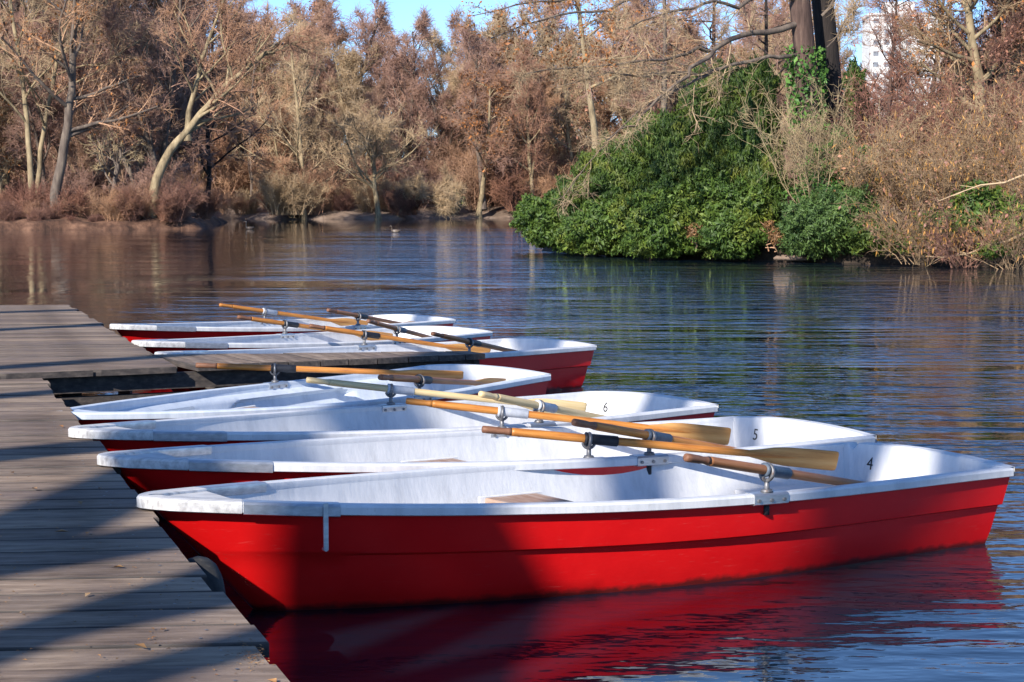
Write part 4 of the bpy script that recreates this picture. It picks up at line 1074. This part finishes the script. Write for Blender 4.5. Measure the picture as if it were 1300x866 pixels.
# the twin stemmed oak with its long low boughs
OD = 58.0
oak = tag(ob('oak_tree', None, loc=tuple(PD(1030, 262, OD))), 'big twin stemmed oak with long bare boughs reaching left over the green bushes', 'tree')
ob0 = np.array(oak.location)
def stem(path, ds, r0, r1, name, mat, lv=0):
    P = np.array([PD(px, py, d) for (px, py), d in zip(path, ds)]) - ob0
    t = np.linspace(0, 1, len(P)); tt = np.linspace(0, 1, 3 * len(P)); P = np.stack([np.interp(tt, t, P[:, k]) for k in range(3)], 1)
    W = Wood(77); W.add(0, P, np.linspace(r0, r1, len(P)))
    ob(name, W.mesh([0], {0: 16}, name, M[mat]), oak)
stem([(1032, 285), (1030, 200), (1026, 130), (1021, 60), (1015, 0), (1008, -80), (1002, -160)], [OD] * 7, .35, .28, 'trunk', 'bark_red')
stem([(1062, 285), (1060, 200), (1056, 130), (1050, 60), (1044, 0), (1036, -80), (1030, -160)], [OD + 1.0] * 7, .38, .29, 'trunk', 'bark_dark')  # shadow of the first stem is put into this darker bark colour
W = Wood(88)
boughs = [([(1016, 28), (996, 37), (974, 41), (950, 42), (925, 52), (905, 66), (893, 74), (875, 94), (852, 114), (826, 132), (809, 157), (786, 166), (770, 178)], .16, .02),
          ([(1020, 66), (998, 71), (974, 73), (946, 77), (915, 87), (893, 100), (872, 104), (850, 122), (815, 140), (780, 170), (748, 205), (715, 250)], .105, .012),
          ([(905, 66), (883, 63), (860, 73), (836, 77), (797, 79), (758, 84), (720, 88), (679, 92), (652, 98)], .09, .015),
          ([(915, 87), (883, 96), (852, 92), (813, 96), (780, 92), (745, 100), (705, 112)], .08, .015),
          ([(1014, 0), (990, -6), (960, -2), (930, 8), (900, 2), (870, 14), (835, 20), (800, 34), (770, 38)], .12, .015),
          ([(1010, -40), (960, -50), (900, -30), (850, -22), (800, -2), (760, 14), (715, 18), (670, 30), (620, 50)], .13, .015),
          ([(1008, -60), (940, -70), (860, -40), (780, -20), (720, 0), (660, 6), (600, 20)], .13, .015),
          ([(1044, 20), (1062, -5), (1085, -20), (1110, -40)], .09, .02),
          ([(1050, 60), (1066, 40), (1078, 20), (1092, 8)], .04, .01)]
for path, r0, r1 in boughs:
    n = len(path); P = np.array([PD(px, py, OD - 4.5 * min(1, i / (n - 1)) * (1 if path[-1][0] < 1000 else .2)) for i, (px, py) in enumerate(path)]) - ob0
    t = np.linspace(0, 1, n); tt = np.linspace(0, 1, 2 * n); P = np.stack([np.interp(tt, t, P[:, k]) for k in range(3)], 1)
    W.r = np.random.default_rng(int(r0 * 1000) + n); P[1:-1] += W.r.normal(0, .035, P[1:-1].shape)
    W.add(1, P, np.linspace(r0 * .62, r1 * .8, len(P)))
W.branch(1, 2, 15, .22, 50, .20, .32, 6, .16, .02, .010)
W.branch(2, 3, 6, .15, 45, .45, .6, 4, .2, .0, .006)
W.twigs([2, 3], 5200, .38, .0055, .0, .8)
for q, (P, R) in enumerate(W.lv[1]):
    w1 = Wood(1); w1.add(1, P, R); ob('bough', w1.mesh([1], {1: 9}, 'bough', M['bark']), oak)
cr = ob('crown', W.mesh([2, 3], SIDES, 'crown', M['twig_tan'], True), oak)
# dry leaves hang on at the upper boughs
pts = W.tip_points([2, 3], 9000, .12); wpx = 650 + (pts[:, 0] + ob0[0]) / (pts[:, 1] + ob0[1]) * F_PX
keep = (wpx < 780) & (pts[:, 2] + ob0[2] > 5.4); ob('dry_leaves', leaf_mesh(pts[keep], 9, .10, .05, M['deadleaf'], 'dry_leaves'), cr)
# ivy on the oak stem
r = np.random.default_rng(3); n = 1500; t = r.random(n); a = r.uniform(0, 6.28, n)
C = np.array([PD(1022 + 5 * q, 60 + 110 * q, OD) for q in t]) - ob0 + np.stack([np.cos(a) * r.uniform(.36, .62, n), np.sin(a) * r.uniform(.36, .62, n), np.zeros(n)], 1)
ob('ivy', leaf_mesh(C, 5, .14, .09, M['ivy'], 'ivy', (0, 0, -.5), .8), oak)

def px_shrub(seed, px, py, d, h_, spread, stems, mat, name, label, r=.014, tw=1400, twl=.35, twr=.006, k=7, lean=.45, leaves=None, cat='shrub', group=None):
    W = shrub(seed, h_, spread, stems, mat, r, tw, twl, twr, k, lean)
    root = tag(ob(name, None, loc=tuple(PD(px, py, d))), label, cat, group)
    s_ = ob('stems', W.mesh([2, 3], {2: 5, 3: 3}, 'stems', M[mat], True), root)
    for (kk, ln, wd, m_, ax, ar) in (leaves or []):
        ob('dry_leaves' if 'leaf' in m_ else 'catkins', leaf_mesh(W.tip_points([3], kk, .16), seed, ln, wd, M[m_], 'leaves', ax, ar), root)
    return root
px_shrub(601, 1030, 250, 55.6, 3.4, 1.2, 22, 'twig_straw', 'bare_shrub', 'straw coloured bare stems fanning up left of the oak stems', .013, 1500, .4, .006, 7, .62)
px_shrub(602, 1078, 255, 55.4, 3.0, .8, 12, 'twig_straw', 'bare_shrub', 'straight straw coloured stems right of the oak stems', .016, 600, .4, .006, 5, .7)
CK = lambda n_: [(n_ // 2, .13, .026, 'catkin', (0, 0, -1), .35), (n_ // 3, .10, .05, 'pinkleaf', None, 1.0)]
px_shrub(603, 1130, 285, 54.6, 2.7, 1.4, 26, 'twig_orange', 'catkin_hazel', 'orange brown hazel with hanging catkins right of the blue green bush', .014, 3600, .4, .006, 9, .75, CK(2600))
px_shrub(604, 1195, 280, 54.0, 3.1, 1.4, 26, 'twig_orange', 'catkin_hazel', 'orange brown catkin hazel in the middle of the right bank', .014, 3600, .4, .006, 9, .75, CK(2800))
px_shrub(605, 1270, 285, 52.2, 3.0, 1.4, 26, 'twig_orange', 'catkin_hazel', 'orange brown catkin hazel at the right edge of the picture', .014, 3600, .4, .006, 9, .75, CK(2800))
px_shrub(606, 1160, 262, 58.5, 3.8, 1.5, 24, 'twig_red', 'catkin_hazel', 'pinkish brown hazel behind the front row on the right bank', .014, 3600, .45, .007, 9, .6, [(1500, .11, .05, 'pinkleaf', None, 1.0)])
px_shrub(607, 1330, 280, 54, 4.0, 1.6, 24, 'twig_orange', 'catkin_hazel', 'catkin hazel cut off by the right edge of the picture', .014, 3000, .45, .007, 9, .6, CK(2600))
px_shrub(608, 1255, 262, 58.0, 4.2, 1.5, 24, 'twig_red', 'catkin_hazel', 'tall pinkish brown hazel below the pale forked tree', .014, 3600, .45, .007, 9, .55, [(1500, .11, .05, 'pinkleaf', None, 1.0)])
px_shrub(609, 1165, 326, 51.2, 1.9, 1.0, 20, 'twig_orange', 'catkin_hazel', 'low rusty hazel hanging over the waterline below the middle hazel', .011, 900, .35, .005, 6, 1.2, CK(700))
px_shrub(610, 1225, 330, 50.2, 1.7, 1.0, 20, 'twig_red', 'catkin_hazel', 'low reddish shrub at the waterline left of the fallen branch', .011, 900, .35, .005, 6, 1.2, CK(700))
px_shrub(611, 1290, 332, 49.6, 2.0, 1.0, 20, 'twig_orange', 'catkin_hazel', 'low rusty shrub at the waterline by the right edge', .011, 900, .35, .005, 6, 1.2, CK(700))
# trees behind the hazels on the right
IB = dict(tw=4200, twl=.42, twr=.0075, r_min=.010)
fork_t = px_tree([(1252, 262), (1248, 180), (1244, 120), (1236, 60), (1228, 0), (1222, -80)], 63, .25, 'forked_tree', 'pale yellow grey forked tree at the upper right', (M['bark_y'], M['twig_orange']), 611, leaves=(2200, .12, 'deadleaf', 12), limbs=20, k2=8, k3=6, t0=.3, ang=62, lr=.42, **IB)
px_tree([(1248, 140), (1262, 90), (1268, 40), (1272, -40)], 63.2, .15, 'upright_bough', 'dark second stem of the forked tree at the upper right', (M['bark_dark'], M['twig_red']), 612, into=fork_t, leaves=(2200, .12, 'pinkleaf', 13), limbs=16, k2=7, k3=6, t0=.2, ang=62, lr=.5, **IB)
px_tree([(1165, 262), (1175, 180), (1185, 110), (1192, 50), (1200, -20)], 68, .14, 'bare_tree', 'slim reddish tree in front of the white tower block', (M['bark_red'], M['twig_red']), 613, leaves=(1500, .12, 'pinkleaf', 14), limbs=26, k2=8, k3=7, t0=.15, ang=60, lr=.42, **IB)
px_tree([(1128, 262), (1126, 180), (1130, 110), (1136, 50), (1140, -20)], 72, .10, 'bare_tree', 'thin purple brown tree veiling the left side of the tower block', (M['bark_red'], M['twig_purple']), 615, leaves=(500, .12, 'pinkleaf', 16), limbs=22, k2=7, k3=6, t0=.3, ang=62, lr=.34, **IB)
px_tree([(1310, 262), (1312, 160), (1320, 60), (1318, -40)], 66, .20, 'bare_tree', 'purple brown tree at the extreme right edge behind the hazels', (M['bark'], M['twig_purple']), 614, leaves=(1800, .12, 'pinkleaf', 15), limbs=18, k2=8, k3=6, t0=.12, ang=62, lr=.45, **IB)
for q, (x, y, i, sc) in enumerate([(24, 86, 0, .7), (29, 84, 2, .75), (34, 88, 4, .8), (22.5, 76, 2, .55), (27, 72, 4, .6)]):
    wood_tree(i, x, y, .8, sc, q * 1.3, 'bare purple brown tree in the copse behind the hazels on the right', 'copse behind the hazels')
# branches and stone at the waterline of the island
def log(path, d, r0, r1, name, label, mat):
    P = np.array([PD(px, py, dd) for (px, py), dd in zip(path, d)]); b0 = P[0].copy()
    W = Wood(9); W.add(1, P - b0, np.linspace(r0, r1, len(P))); W.branch(1, 2, 5, .2, 45, .3, .5, 4, .15, .05, .01)
    root = tag(ob(name, W.mesh([1, 2], SIDES, name, M[mat], True), loc=tuple(b0)), label, 'branch')
log([(1300, 296), (1280, 306), (1255, 312), (1230, 322), (1200, 327), (1170, 325)], [49.6, 49.8, 50, 50.4, 50.6, 51], .04, .015, 'fallen_branch', 'pale fallen branch lying along the waterline at the lower right', 'twig_tan')
log([(1300, 222), (1275, 232), (1245, 235), (1215, 246), (1190, 256)], [50.5, 50.6, 51, 51.4, 51.8], .03, .01, 'fallen_branch', 'pale bare branch leaning through the hazels at the right', 'twig_tan')
sb = MB(); q = PD(1005, 328, 55.0)
sb.tube([(-.5, 0, 0), (-.4, 0, .02), (-.1, .02, .03), (.2, 0, .02), (.42, .02, 0), (.5, 0, -.02)], [.05, .14, .17, .15, .12, .03], 9, True, .55)
o = sb.build('flat_stone', M['sand'], None, True); o.location = (q[0], q[1], .10); tag(o, 'pale flat stone at the waterline between the green bushes', 'stone')

# ------------------------------------------------------------------ tower block
tw_d = 600.0
x0, x1 = [PD(p, 200, tw_d)[0] for p in (1103, 1200)]
ztop = PD(1103, 20, tw_d)[2]
M['render'] = surface('white_render', [(.3, (.62, .60, .58)), (.7, (.78, .77, .75))], .3, rough=.8, bmp=0)
M['pane'] = surface('dark_window_glass', [(.3, (.16, .17, .19)), (.7, (.26, .27, .30))], .5, rough=.15, bmp=0)
tb = tag(ob('tower_block', None, loc=(x0, tw_d, 1.4)), 'white high rise block far off behind the twigs at the upper right', 'building')
b = MB(); b.box(0, x1 - x0, 0, 14, 0, ztop - 1.4); b.build('wall', M['render'], tb)
b = MB(); b.box(-.4, x1 - x0 + .4, -.4, 14.4, ztop - 1.4 + .003, ztop - .6); rf = b.build('roof', M['render'], tb)
b = MB(); b.box(5, 14, 4, 10, ztop - .597, ztop + 3.2); b.build('lift_house', M['render'], rf)
nf = 17; fh = (ztop - 1.4) / nf
b = MB(); b.box(-.8, .8, -.08, .05, -.7, .7); wm = b.mesh('window', M['pane'])
ncol = 7
for fl_ in range(nf):
    for c in range(ncol):
        o = ob('window', wm, tb); o.location = (1.7 + c * (x1 - x0 - 3.4) / (ncol - 1), 0, fl_ * fh + fh * .55)

# ------------------------------------------------------------------ water birds
def bird(px, py, heading, label, upright, mat1):
    p = PZ(px, py, 0.0)
    b = MB()
    body = [(-.30, 0, .12), (-.24, 0, .10), (-.14, 0, .07), (0, 0, .06), (.12, 0, .07), (.19, 0, .11)]
    neck = [(.21, 0, .18), (.205, 0, .25 + upright * .5), (.215, 0, .31 + upright), (.25, 0, .335 + upright), (.285, 0, .325 + upright), (.31, 0, .315 + upright), (.345, 0, .305 + upright)]
    b.tube(body + neck, [.012, .055, .10, .12, .10, .07, .042, .034, .036, .042, .034, .014, .008], 12, True, .85)
    o = b.build('duck', mat1, None, True); o.location = (p[0], p[1], 0); o.rotation_euler = (0, 0, heading)
    return tag(o, label, 'duck')
M['duck_dark'] = surface('dark_plumage', [(.4, (.02, .018, .018)), (.62, (.07, .05, .04)), (.72, (.5, .48, .45))], 6, rough=.7, bmp=0)
M['duck_pale'] = surface('brown_and_pale_plumage', [(.38, (.05, .035, .025)), (.55, (.16, .12, .09)), (.7, (.38, .34, .30))], 6, rough=.7, bmp=0)
bird(317, 291, math.pi, 'dark upright duck swimming near the left bank', .12, M['duck_dark'])
bird(502, 295, math.pi * .95, 'pale brown duck swimming in front of the far mound', 0, M['duck_pale'])

# ------------------------------------------------------------------ trees on the near bank behind the camera: their shadows fall over dock and boats
SV = np.array(SUN_TO); SH = math.hypot(SV[0], SV[1])
def shade_tree(pa, pb, dist, wdt, seed, label, limbs=5, z=DZ, top=15.0):
    """trunk whose shadow runs along the dock from pixel pa to pixel pb"""
    A_ = PZ(*pa, z) if len(pa) == 2 else np.array(pa); B_ = PZ(*pb, z) if len(pb) == 2 else np.array(pb)
    hd_ = -SV[:2] / SH
    tA = dist / SH; tB = tA + (hd_ @ (B_ - A_)[:2]) / SH
    p, q = A_ + SV * tA, B_ + SV * tB
    d = (q - p) / (q[2] - p[2])
    base = p + d * (.3 - p[2]); tip_ = p + d * (top - p[2])
    pts = np.linspace(base, tip_, 14) - base; r_ = np.random.default_rng(seed); pts[3:] += r_.normal(0, .03, pts[3:].shape)
    W = Wood(seed); hh = p[2] / top
    W.add(0, pts, np.linspace(wdt * .5 * 1.15, wdt * .5 * .75, 14)); W.lv[0][0][1][0] *= 1.4
    W.branch(0, 1, limbs, .72, 55, .28, .3, 7, .1, .05, .04)
    W.branch(1, 2, 3, .3, 45, .5, .5, 5, .15, .03, .015)
    root = tag(ob('bank_tree', None, loc=tuple(base)), label, 'tree', 'trees on the bank behind the viewer')
    ob('trunk', W.mesh([0, 1], SIDES, 'trunk', M['bark']), root); ob('crown', W.mesh([2], SIDES, 'crown', M['twig']), root)
shade_tree((0, 680), tuple(PZ(310, 582, .4)), 11.5, .50, 701, 'thick bare tree on the bank behind the viewer', 5)
shade_tree((0, 714), tuple(PZ(490, 715, .2)), 12.5, .52, 702, 'second thick bare tree on the bank behind the viewer', 4)
shade_tree((0, 815), (265, 764), 11.0, .25, 703, 'slim bare tree nearest the dock behind the viewer', 4)
shade_tree((0, 578), (122, 566), 12.0, .42, 704, 'medium bare tree on the bank left of the dock', 5)
shade_tree((0, 503), (62, 498), 11.5, .30, 705, 'slim bare tree on the bank left of the dock', 5)
shade_tree((0, 424), (130, 417), 11.0, .34, 706, 'bare tree on the bank left of the far platform', 5)
shade_tree((0, 401), (103, 398), 11.5, .26, 707, 'slim bare tree on the bank left of the far platform', 4)
shade_tree((0, 474), (50, 470.5), 12.5, .34, 708, 'bare tree on the bank beside the platform step', 4)
shade_tree((0, 575), tuple(PZ(440, 549, .4)), 12.0, .34, 709, 'leaning bare tree on the bank behind the viewer', 5)
shade_tree((100, 795), tuple(PZ(830, 600, .3)), 11.0, .30, 710, 'bare tree leaning towards the water behind the viewer', 4)
shade_tree((150, 868), tuple(PZ(1090, 612, .4)), 11.5, .28, 711, 'bare tree leaning far out beside the viewer', 4)
for o in bpy.data.objects:
    if o.parent is not None and o.name.split('.')[0] in ('catkins', 'dry_leaves', 'foliage', 'ivy', 'stems', 'crown'): o['kind'] = 'stuff'
